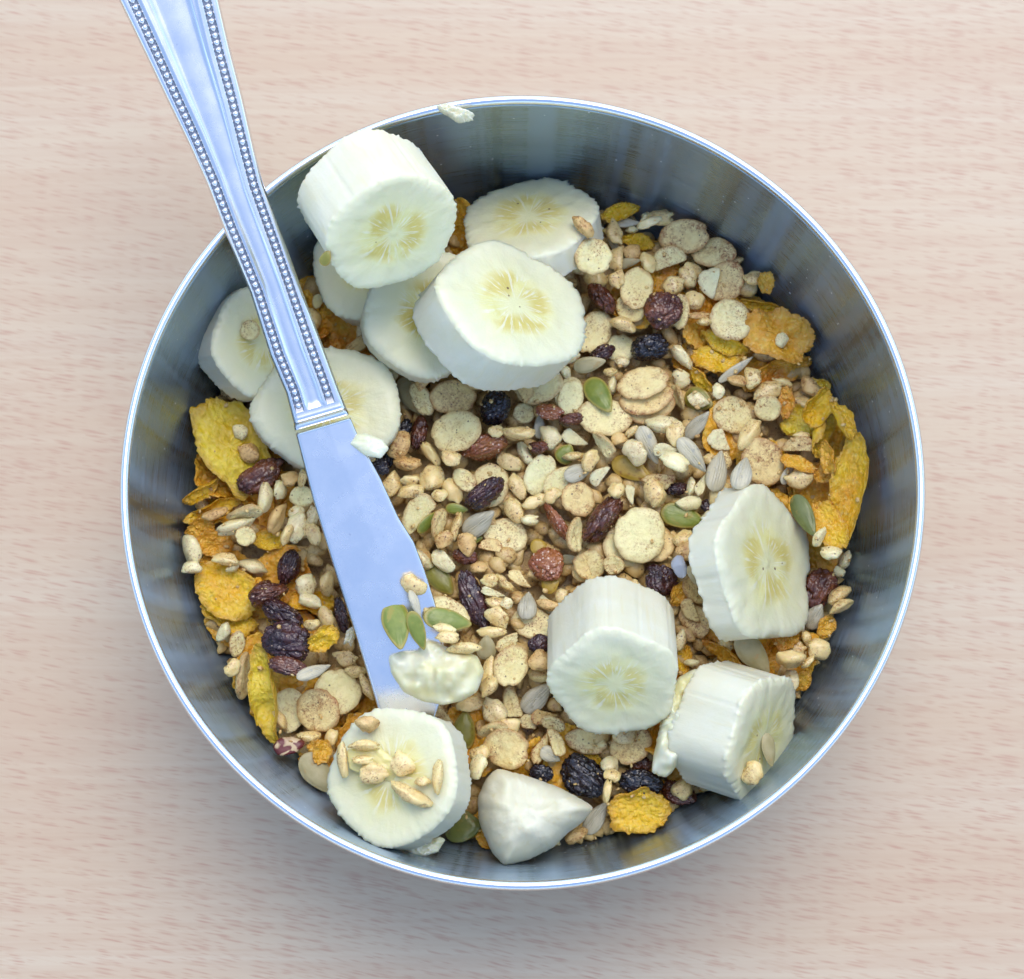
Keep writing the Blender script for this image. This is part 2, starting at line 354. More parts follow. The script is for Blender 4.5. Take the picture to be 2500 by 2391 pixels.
# ------------------------------------------------------------------ table and bowl
bm = bmesh.new(); bmesh.ops.create_cube(bm, size=1)
for v in bm.verts: v.co = Vector((v.co.x * 1.0, v.co.y * 0.8, (v.co.z - .5) * .022))
bmesh.ops.bevel(bm, geom=bm.edges[:], offset=.002, segments=2, affect='EDGES')
me = bpy.data.meshes.new('table_top'); bm.to_mesh(me); bm.free(); me.materials.append(M['wood'])
tag(obj('table_top', me), 'pale pinkish beech laminate table top under the bowl', 'table', kind='structure')

IN_Z = np.array([.0035, .004, .007, .013, .021, .031, .045, .058, .0700])
IN_R = np.array([0., .046, .060, .0698, .0760, .0798, .0822, .0835, .0841])
def wall_r(z): return np.interp(z, IN_Z, IN_R)
def lathe(prof, seg=192, close=False):
    prof = np.asarray(prof); n = len(prof); t, c, s = circ(seg)
    V = np.stack([prof[:, None, 0] * c, prof[:, None, 0] * s, np.repeat(prof[:, None, 1], seg, 1)], -1).reshape(-1, 3)
    F = []
    for i in range(n if close else n - 1):
        i2 = (i + 1) % n
        for j in range(seg):
            k = (j + 1) % seg; F.append([i*seg + j, i*seg + k, i2*seg + k, i2*seg + j])
    return V, F
zi = np.concatenate([[.0036, .0037], np.linspace(.004, .0700, 46)])
ri = np.concatenate([[.0005, .03], wall_r(np.linspace(.004, .0700, 46))])
inner = np.stack([ri, zi], 1)
outer = np.stack([ri + .0009, zi - .0009], 1)[::-1]; outer[:, 1] = np.maximum(outer[:, 1], .0006)
bowl = bpy.data.objects.new('bowl', None); C.objects.link(bowl)
tag(bowl, 'round brushed stainless steel bowl full of cereal and banana', 'bowl')
V, F = lathe(np.concatenate([inner, outer])); b_in = obj('basin', mesh('basin', V, F, M['steel']), bowl)
t = np.linspace(0, 2*math.pi, 18, endpoint=False)
prof = np.stack([0.0848 + .00098 * np.cos(t), .0708 + .0011 * np.sin(t)], 1)[::-1]
V, F = lathe(prof, 192, True); obj('rim', mesh('rim', V, F, M['rim']), bowl)

# ------------------------------------------------------------------ height field on which pieces come to rest
CELL = .0004; HN = 440; HOFF = HN // 2
gx = (np.arange(HN) - HOFF + .5) * CELL
GX, GY = np.meshgrid(gx, gx, indexing='ij'); GR = np.hypot(GX, GY)
H = .0235 + .005 * (1 - np.clip(GR / .078, 0, 1) ** 2) + .0012 * vn(np.stack([GX*90, GY*90, GX*0], -1), 1, 5)
BED = H.copy()
H = np.where(GR > .0838, .0, H)
def samples(V, F, n=1400):
    T = []
    for f in F:
        T.append((f[0], f[1], f[2]))
        if len(f) == 4: T.append((f[0], f[2], f[3]))
    T = np.array(T); A, B, D = V[T[:, 0]], V[T[:, 1]], V[T[:, 2]]
    ar = np.linalg.norm(np.cross(B - A, D - A), axis=1) + 1e-15
    k = RNG.choice(len(T), n, p=ar / ar.sum()); u, w = RNG.random(n), RNG.random(n)
    fl = u + w > 1; u[fl] = 1 - u[fl]; w[fl] = 1 - w[fl]
    return A[k] + (B[k] - A[k]) * u[:, None] + (D[k] - A[k]) * w[:, None]
def cells(P):
    i = np.floor(P[:, 0] / CELL).astype(int) + HOFF; j = np.floor(P[:, 1] / CELL).astype(int) + HOFF
    return np.clip(i, 0, HN - 1), np.clip(j, 0, HN - 1)
def rest(P, pct=96):
    i, j = cells(P)
    key = i * HN + j; o = np.argsort(key); key, z = key[o], P[o, 2]
    st = np.flatnonzero(np.r_[True, key[1:] != key[:-1]])
    lo = np.minimum.reduceat(z, st); k = key[st]
    return np.percentile(H.ravel()[k] - lo, pct)
def imprint(P):
    i, j = cells(P); np.maximum.at(H, (i, j), P[:, 2])
def slope(x, y, r, lim=.6):
    n = max(2, int(r / CELL)); i, j = int(x / CELL) + HOFF, int(y / CELL) + HOFF
    sl = (slice(max(0, i - n), i + n + 1), slice(max(0, j - n), j + n + 1)); h = H[sl]; X = GX[sl]; Y = GY[sl]
    w = h > np.percentile(h, 35)
    A = np.stack([X[w] - x, Y[w] - y, np.ones(w.sum())], 1); s, *_ = np.linalg.lstsq(A, h[w], rcond=None)
    v = np.array([-s[0], -s[1], 1.0]); m = math.hypot(*v[:2])
    if m > lim: v[:2] *= lim / m
    return Vector(v).normalized()

# ------------------------------------------------------------------ piece shapes (unit size: 1 long, 1 wide, 1 thick)
def puff_shape(s):
    V, F = ico(3); V = V.copy(); P = V + s * 3.1
    r = 1 + .22 * vn(P, 1.2, s) + .17 * vn(P, 2.2, s + 5) + .05 * vn(P, 5, s + 9) + .012 * vn(P, 11, s + 3)
    if s % 3 == 0: r -= .22 * np.exp(-((V[:, 0] - .1) / .22) ** 2) * (V[:, 2] > -.3)
    tp = 1 - (.12 + .22 * ((s * 37) % 7) / 7) * np.abs(V[:, 0]) ** 2.2
    V *= r[:, None]; V[:, 1] *= tp; V[:, 2] *= tp; V[:, 2] += .22 * V[:, 0] ** 2 * (1 if s % 2 else -1); V[:, 1] += .18 * V[:, 0] ** 2 * ((s % 3) - 1)
    V -= (V.max(0) + V.min(0)) / 2; return V / np.ptp(V, axis=0), F
def chunk_shape(s):
    V, F = ico(3); V = V.copy(); rg = np.random.default_rng(s)
    for _ in range(11):
        n = rg.normal(size=3); n /= np.linalg.norm(n); d = .55 + .3 * rg.random()
        e = V @ n - d; V -= np.outer(np.clip(e, 0, None) * .9, n)
    V *= (1 + .10 * vn(V + s, 3, s) + .05 * vn(V, 8, s))[:, None]
    V -= (V.max(0) + V.min(0)) / 2; return V / np.ptp(V, axis=0), F
def flake_shape(s, bite=0, rough=.03):
    S = 56; t, c, sn = circ(S); rg = np.random.default_rng(s + 40)
    R = 1 + .05 * ring_noise(S, 1.0, s) + rough * ring_noise(S, 4.5, s + 3) + .012 * ring_noise(S, 12, s + 4)
    for _ in range(rg.integers(1, 3)):
        a = rg.random() * 6.28; R -= .08 * np.exp(-((np.angle(np.exp(1j * (t - a)))) / .16) ** 2)
    if bite:
        a = rg.random() * 6.28; d = .12 + .3 * rg.random() if bite == 1 else -.02 + .2 * rg.random()
        cs = np.cos(t - a); lim = np.where(cs > .05, d / np.maximum(cs, .05), 9) * (1 + .16 * ring_noise(S, 7, s + 8) + .1 * ring_noise(S, 14, s + 2))
        R = np.minimum(R, np.maximum(lim, .08))
    out = np.stack([R * c, R * sn], 1); dish = .25 + .5 * rg.random(); tilt = rg.normal() * .25
    def q(X, Y): return np.stack([X, Y, X * 0], -1)
    def mid(X, Y): return dish * .5 * (X*X + Y*Y) + tilt * X * Y + .3 * vn(q(X, Y), 1.1, s + 7)
    def top(X, Y, r, th): return .5 * np.sqrt(np.clip(1 - r ** 8, 0, 1)) + mid(X, Y) + .10 * vn(q(X, Y), 4, s) + .07 * vn(q(X, Y), 10, s + 1)
    def bot(X, Y, r, th): return -.5 * np.sqrt(np.clip(1 - r ** 8, 0, 1)) + mid(X, Y) + .08 * vn(q(X, Y), 5, s + 2)
    V, F = polar(out, 13, top, bot)
    V[:, :2] -= (V[:, :2].max(0) + V[:, :2].min(0)) / 2; V[:, :2] /= np.ptp(V[:, :2], axis=0); V[:, 2] -= np.median(V[:, 2])
    return V, F
def corn_shape(s, curl=1.0, asp=.7, big=1.0):
    """corn flake, built 1 long with its own curl; thickness relative to length"""
    S = 110; t, c, sn = circ(S)
    R = 1 + .16 * ring_noise(S, 1.0, s) + .10 * ring_noise(S, 2.6, s + 3) + .06 * ring_noise(S, 7, s + 5) + .045 * ring_noise(S, 17, s + 6)
    out = np.stack([R * c * .5, R * sn * .5 * asp], 1); k = curl / max(asp, .25); th0 = .034 / big
    def q(X, Y): return np.stack([X, Y, X * 0 + s], -1)
    def mid(X, Y):
        return k * .55 * Y * Y / asp + .20 * curl * X * X + .09 * vn(q(X, Y), 2.4, s) + .05 * vn(q(X, Y), 5, s + 2)
    def blis(X, Y): return (.034 * np.abs(vn(q(X, Y), 8 * big, s + 3)) + .036 * np.abs(vn(q(X, Y), 17 * big, s + 4)) + .012 * vn(q(X, Y), 30 * big, s + 5)) / big
    def ed(r): return np.sqrt(np.clip(1 - r ** 10, 0, 1))
    def top(X, Y, r, th): return mid(X, Y) + th0 * .5 * ed(r) + blis(X, Y) * (.4 + .6 * ed(r))
    def bot(X, Y, r, th): return mid(X, Y) - th0 * .5 * ed(r)
    V, F = polar(out, 30, top, bot, .8)
    # roll the sheet: bend about the long axis
    if curl > .8:
        kk = (curl - .5) * 1.6 / asp; Y, Z = V[:, 1].copy(), V[:, 2].copy()
        a = Y * kk; V[:, 1] = np.sin(a) * (1 / kk - Z); V[:, 2] = (1 - np.cos(a)) / kk + Z * np.cos(a)
    V[:, :2] -= (V[:, :2].max(0) + V[:, :2].min(0)) / 2; sc = np.ptp(V[:, :2], axis=0); V[:, 0] /= sc[0]; V[:, 1] /= sc[1]; V[:, 2] /= sc[0]
    V[:, 2] -= np.median(V[:, 2]); return V, F
def raisin_shape(s):
    V, F = ico(5); V = V.copy(); U = V.copy()
    w = U + .35 * np.stack([vn(U, 1.6, s), vn(U, 1.6, s + 1), vn(U, 1.6, s + 2)], -1)
    st = w * np.array([.75, 1.5, 1.5]) + s
    r = 1 + .16 * vn(U + s, 1.2, s + 3) - .20 * np.clip(ridge(st, 2.1, s + 4), 0, 1) ** 2 - .10 * np.clip(ridge(st, 4.3, s + 5), 0, 1) ** 2 - .04 * np.clip(ridge(st, 9.5, s + 6), 0, 1)
    V *= r[:, None]; V -= (V.max(0) + V.min(0)) / 2; return V / np.ptp(V, axis=0), F
def seed_shape(s, tip=.5, rim=.12, dome=.6, groove=0.0):
    S = 60; t, c, sn = circ(S)
    hw = np.abs(sn) ** .95 * (1 - .22 * c) ; x = c * (1 + tip * .12 * np.clip(c, 0, 1) ** 6)
    y = np.sign(sn) * hw * (1 - tip * .35 * np.clip(c, 0, 1) ** 2); x = x + .02 * ring_noise(S, 3, s); y = y * (1 + .04 * ring_noise(S, 2, s + 1))
    out = np.stack([x, y], 1)
    def q(X, Y): return np.stack([X, Y, X * 0], -1)
    def prof(r): return np.clip(1 - r ** 2.4, 0, 1) ** dome
    def top(X, Y, r, th): return .5 * prof(r) - rim * np.exp(-((r - .86) / .06) ** 2) * .5 + .06 * vn(q(X, Y), 2.2, s) + groove * .12 * np.cos(Y * 26) * prof(r)
    def bot(X, Y, r, th): return -.5 * prof(r) + .04 * vn(q(X, Y), 2, s + 1)
    V, F = polar(out, 14, top, bot)
    V[:, :2] -= (V[:, :2].max(0) + V[:, :2].min(0)) / 2; V[:, :2] /= np.ptp(V[:, :2], axis=0); return V, F

LIB = {}
def variants(key, fn, n):
    LIB[key] = []
    for i in range(n):
        global LASTR; LASTR = None
        V, F = fn(i); r_ = LASTR if LASTR is not None else np.full(len(V), .3); LIB[key].append((V, F, samples(V, F), np.stack([r_, r_, r_], -1)))
variants('puff', lambda i: puff_shape(i), 12)
variants('chunk', lambda i: chunk_shape(i + 3), 8)
variants('flake', lambda i: flake_shape(i), 12)
variants('half', lambda i: flake_shape(i + 30, 1, .05), 8)
variants('shard', lambda i: flake_shape(i + 60, 2, .07), 8)
variants('raisin', lambda i: raisin_shape(i * 7 + 2), 9)
variants('pseed', lambda i: seed_shape(i), 5)
variants('sseed', lambda i: seed_shape(i + 20, .9, 0, .55, .5), 4)
variants('corn', lambda i: corn_shape(i + 3, .6), 6)
MESH = {}
def lib_mesh(key, i, mat):
    k = (key, i, mat)
    if k not in MESH: MESH[k] = mesh(key, LIB[key][i][0], LIB[key][i][1], M[mat], None, LIB[key][i][3])
    return MESH[k]

#        type: shape, material, thickness (fraction of width), object name, category, label, group
KIND = {
 'pf': ('puff', 'puff', .66, 'puffed_rice', 'cereal', 'small tan puffed rice grain in the cereal mix', 'tan puffed rice grains'),
 'pg': ('puff', 'puffg', .66, 'puffed_rice', 'cereal', 'small pale greyish puffed rice grain in the cereal mix', 'pale puffed rice grains'),
 'pb': ('puff', 'puffb', .66, 'puffed_rice', 'cereal', 'small brown cinnamon dusted puffed rice grain', 'brown puffed rice grains'),
 'ck': ('chunk', 'puffb', .7, 'cereal_crumb', 'cereal', 'angular brown dusted crumb of broken cereal', 'brown cereal crumbs'),
 'cw': ('chunk', 'white', .6, 'cereal_crumb', 'cereal', 'small angular whitish crumb of broken cereal', 'white cereal crumbs'),
 'dc': ('flake', 'cream', .14, 'rice_flake', 'cereal flake', 'round cream rice flake lightly speckled with cinnamon', 'round cream rice flakes'),
 'db': ('flake', 'spice', .15, 'rice_flake', 'cereal flake', 'round tan rice flake heavily dusted with cinnamon', 'cinnamon dusted rice flakes'),
 'dp': ('flake', 'pale', .15, 'rice_flake', 'cereal flake', 'smooth pale greenish cream rice flake in the mix', 'pale rice flakes'),
 'hc': ('half', 'cream', .16, 'broken_flake', 'cereal flake', 'broken cream rice flake with a jagged edge', 'broken cream flakes'),
 'hb': ('half', 'spice', .18, 'broken_flake', 'cereal flake', 'broken tan rice flake dusted with cinnamon', 'broken cinnamon flakes'),
 'hw': ('shard', 'white', .2, 'flake_shard', 'cereal flake', 'white jagged shard of broken rice flake', 'white flake shards'),
 'sl': ('flake', 'cream', .3, 'flake_sliver', 'cereal flake', 'narrow cream flake standing on its edge', 'cream flakes seen edge on'),
 'cy': ('corn', 'corny', 1, 'corn_flake', 'corn flake', 'golden yellow crinkled corn flake', 'yellow corn flakes'),
 'co': ('corn', 'corno', 1, 'corn_flake', 'corn flake', 'orange brown crinkled corn flake', 'orange corn flakes'),
 'cd': ('corn', 'cornd', 1, 'corn_flake', 'corn flake', 'olive yellow blistered corn flake', 'olive yellow corn flakes'),
 'rb': ('raisin', 'rblack', .75, 'raisin', 'raisin', 'wrinkled blue black raisin in the cereal', 'black raisins'),
 'rr': ('raisin', 'rbrown', .7, 'raisin', 'raisin', 'wrinkled glossy brown raisin in the cereal', 'brown raisins'),
 'rp': ('raisin', 'rpurple', .7, 'raisin', 'raisin', 'wrinkled dark purple raisin in the cereal', 'purple raisins'),
 'ra': ('raisin', 'ramber', .55, 'dried_fruit', 'dried fruit', 'sugary amber piece of dried fruit', 'amber dried fruit'),
 'ps': ('pseed', 'pgreen', .3, 'pumpkin_seed', 'seed', 'small green pumpkin seed piece in the cereal', 'green pumpkin seeds'),
 'po': ('pseed', 'polive', .36, 'pumpkin_seed', 'seed', 'olive green pumpkin seed in the cereal', 'olive pumpkin seeds'),
 'pd': ('pseed', 'pdark', .36, 'pumpkin_seed', 'seed', 'dark green pumpkin seed in the cereal', 'dark pumpkin seeds'),
 'pa': ('pseed', 'pamber', .34, 'pumpkin_seed', 'seed', 'small golden amber pumpkin seed in the cereal', 'amber pumpkin seeds'),
 'pe': ('pseed', 'pbeige', .34, 'melon_seed', 'seed', 'beige flat seed in the cereal mix', 'beige flat seeds'),
 'ss': ('sseed', 'sgrey', .5, 'sunflower_seed', 'seed', 'grey ridged sunflower seed in the cereal', 'grey sunflower seeds'),
 'sb': ('sseed', 'sbeige', .5, 'sunflower_seed', 'seed', 'pale beige sunflower seed in the cereal', 'beige sunflower seeds'),
 'nt': ('chunk', 'nut', .8, 'hazelnut_piece', 'nut', 'cut hazelnut piece with dark red skin by the bowl wall', None),
 'cx': ('chunk', 'crystal', .7, 'sugar_crystal', 'sugar', 'clear bluish lump of sugar on the cereal', None),
}
FLAT = {'flake', 'half', 'shard', 'pseed', 'sseed', 'corn'}
def place(kind, px, py, Lp, Wp, ang, roll=None, pitch=0, lift=0, label=None, curl=None, pct=95, push=True, var=None, tilt=1.0):
    """px, py, sizes in photo pixels; rests on what lies under it"""
    shp, mat, th, name, cat, lab, grp = KIND[kind]
    z = .034; flat = shp in FLAT
    if shp == 'corn':
        cu = .75 if curl is None else curl
        V, F = corn_shape(random.randrange(900) if var is None else var, cu, max(.3, min(1, Wp / Lp)), max(.8, Lp / 130)); CR = LASTR.copy(); P0 = samples(V, F, 2600); me = None
    else:
        i = random.randrange(len(LIB[shp])) if var is None else var % len(LIB[shp]); V, F, P0, _ = LIB[shp][i]; me = lib_mesh(shp, i, mat)
    if roll is None: roll = 0 if flat else random.choice((0, 90, 180, 270)) + random.uniform(-25, 25)
    if shp == 'puff': Lp *= 1.10; Wp *= 1.13
    if shp == 'raisin': Lp *= 1.06; Wp *= 1.16
    if not flat and random.random() < .5: ang += 180
    off = np.zeros(2)
    for it in range(4):
        m = mpp(z); L, W = Lp * m, Wp * m
        if shp == 'corn': S = np.diag([L, W, L])
        else:
            T = W * th if shp not in ('flake', 'half', 'shard') else min(W * max(th * .8, .10), .0019) if kind != 'sl' else min(L * .16, .0022)
            T = max(T, .0009); S = np.diag([L, W, T])
            if kind == 'sl': S = np.diag([L, L * .62, T])
        c = at(px, py, z); c[:2] += off
        q = Quaternion((0, 0, 1), rad(ang)) @ Quaternion((0, 1, 0), rad(pitch)) @ Quaternion((1, 0, 0), rad(roll))
        if flat and tilt:
            nrm = slope(c[0], c[1], .45 * math.sqrt(L * W), .55)
            q = Quaternion().slerp(Vector((0, 0, 1)).rotation_difference(nrm), .8 * tilt) @ q
        R = np.array(q.to_matrix()); A = R @ S
        P = P0 @ A.T + np.array([c[0], c[1], 0])
        z = rest(P, pct) + lift
        if push:
            Q = P + [0, 0, z]; ex = (np.hypot(Q[:, 0], Q[:, 1]) - wall_r(Q[:, 2])).max() + .0004
            if ex > 0: off -= c[:2] / np.hypot(*c[:2]) * ex
    imprint(P + [0, 0, z])
    Mx = np.eye(4); Mx[:3, :3] = A; Mx[:3, 3] = (c[0], c[1], z)
    if me is None:
        me = mesh('corn_flake', V, F, M[mat], None, np.stack([CR, CR, CR], -1))
    o = obj(name, me, None, Mx)
    if label: tag(o, label, cat, grp)
    else: tag(o, lab, cat, grp)
    return o

# ------------------------------------------------------------------ bed of cereal under the visible pieces
def bed():
    V0, F0 = ico(2); Vs, Fs, n = [], [], 0
    Vg, Fg = [], []
    # mound
    S, K = 96, 40; t, c, s = circ(S); rr = np.linspace(0, 1, K) ** .8
    Z = .0235 - .0015; r = rr[:, None] * .0752
    X = r * c; Y = r * s; hz_ = .0185 + .005 * (1 - (r / .078) ** 2) + .0012 * vn(np.stack([X*90, Y*90, X*0], -1), 1, 5) - .0008
    Vs.append(np.stack([X, Y, np.broadcast_to(hz_, X.shape)], -1).reshape(-1, 3)); 
    for i in range(K - 1):
        for j in range(S):
            k = (j + 1) % S; Fs.append([i*S + j, (i+1)*S + j, (i+1)*S + k, i*S + k])
    n = K * S
    for k in range(2100):
        rr_ = .0775 * math.sqrt(random.random()); a = random.random() * 6.283
        L = random.uniform(.004, .0062); W = L * random.uniform(.55, .8)
        P = V0 * (1 + .26 * vn(V0 + k, 1.3, k % 50) + .16 * vn(V0 + k, 3, k % 37))[:, None] * [L / 2, W / 2, W * .36]; P[:, 1:] *= (1 - .38 * np.abs(V0[:, :1]) ** 2.2)
        q = Quaternion((0, 0, 1), random.random() * 6.28) @ Quaternion((0, 1, 0), random.uniform(-.6, .6)); R = np.array(q.to_matrix())
        P = P @ R.T + [rr_ * math.cos(a), rr_ * math.sin(a), 0]
        i, j = int(rr_ * math.cos(a) / CELL) + HOFF, int(rr_ * math.sin(a) / CELL) + HOFF
        P[:, 2] += BED[i, j] + random.uniform(-.0045, .0006) + (.0008 if k > 1200 else 0)
        ex = (np.hypot(P[:, 0], P[:, 1]) - wall_r(P[:, 2])).max()
        if ex > -.0003: P[:, :2] -= np.array([math.cos(a), math.sin(a)]) * (ex + .0004)
        Vs.append(P); Fs.extend((F0 + n).tolist()); n += len(P); imprint(P)
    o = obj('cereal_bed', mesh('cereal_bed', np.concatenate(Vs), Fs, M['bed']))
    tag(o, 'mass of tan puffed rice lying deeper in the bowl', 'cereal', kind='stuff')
    Vs, Fs, n = [], [], 0
    for k in range(95):
        rr_ = random.uniform(.052, .076); a = random.random() * 6.283
        V, F, P0, _ = LIB['corn'][k % 6]; L = random.uniform(.011, .017)
        q = Quaternion((0, 0, 1), random.random() * 6.28) @ Quaternion((1, 0, 0), random.uniform(-.8, .8)); R = np.array(q.to_matrix()) * L
        c = np.array([rr_ * math.cos(a), rr_ * math.sin(a), 0]); P = V @ R.T + c; Q = P0 @ R.T + c
        ex = (np.hypot(P[:, 0], P[:, 1]) - wall_r(.026)).max()
        if ex > -.0003: d = np.array([math.cos(a), math.sin(a), 0]) * (ex + .0004); P -= d; Q -= d
        z = rest(Q, 55); P[:, 2] += z; Q[:, 2] += z; imprint(Q)
        Vs.append(P); Fs.extend([[x + n for x in f] for f in F]); n += len(P)
    o = obj('corn_flake_bed', mesh('corn_flake_bed', np.concatenate(Vs), Fs, M['corno']))
    tag(o, 'mass of orange corn flakes lying deeper along the bowl wall', 'corn flake', kind='stuff')
bed()

# ------------------------------------------------------------------ loose pieces, read off the photograph region by region
# each region: origin in the photo; then  kind x y length width angle [options]  in 1/3.1267 photo pixels from that origin
def pieces(text):
    ox = oy = 0
    for line in text.strip().splitlines():
        line = line.split('#')[0].strip()
        if not line: continue
        w = line.split('|'); lab = w[1].strip() if len(w) > 1 else None; w = w[0].split()
        if w[0] == 'AT': ox, oy = float(w[1]), float(w[2]); continue
        k = 3.1267; x, y, L, W, a = (float(v) for v in w[1:6]); kw = {}
        for o in w[6:]:
            n, v = o.split('='); kw[{'r': 'roll', 'p': 'pitch', 'l': 'lift', 'c': 'curl', 'q': 'pct', 't': 'tilt', 'v': 'var'}[n]] = float(v) if n != 'v' else int(v)
        if L < W: L, W, a = W, L, a + 90
        place(w[0], ox + x / k, oy + y / k, L / k, W / k, a, label=lab, **kw)

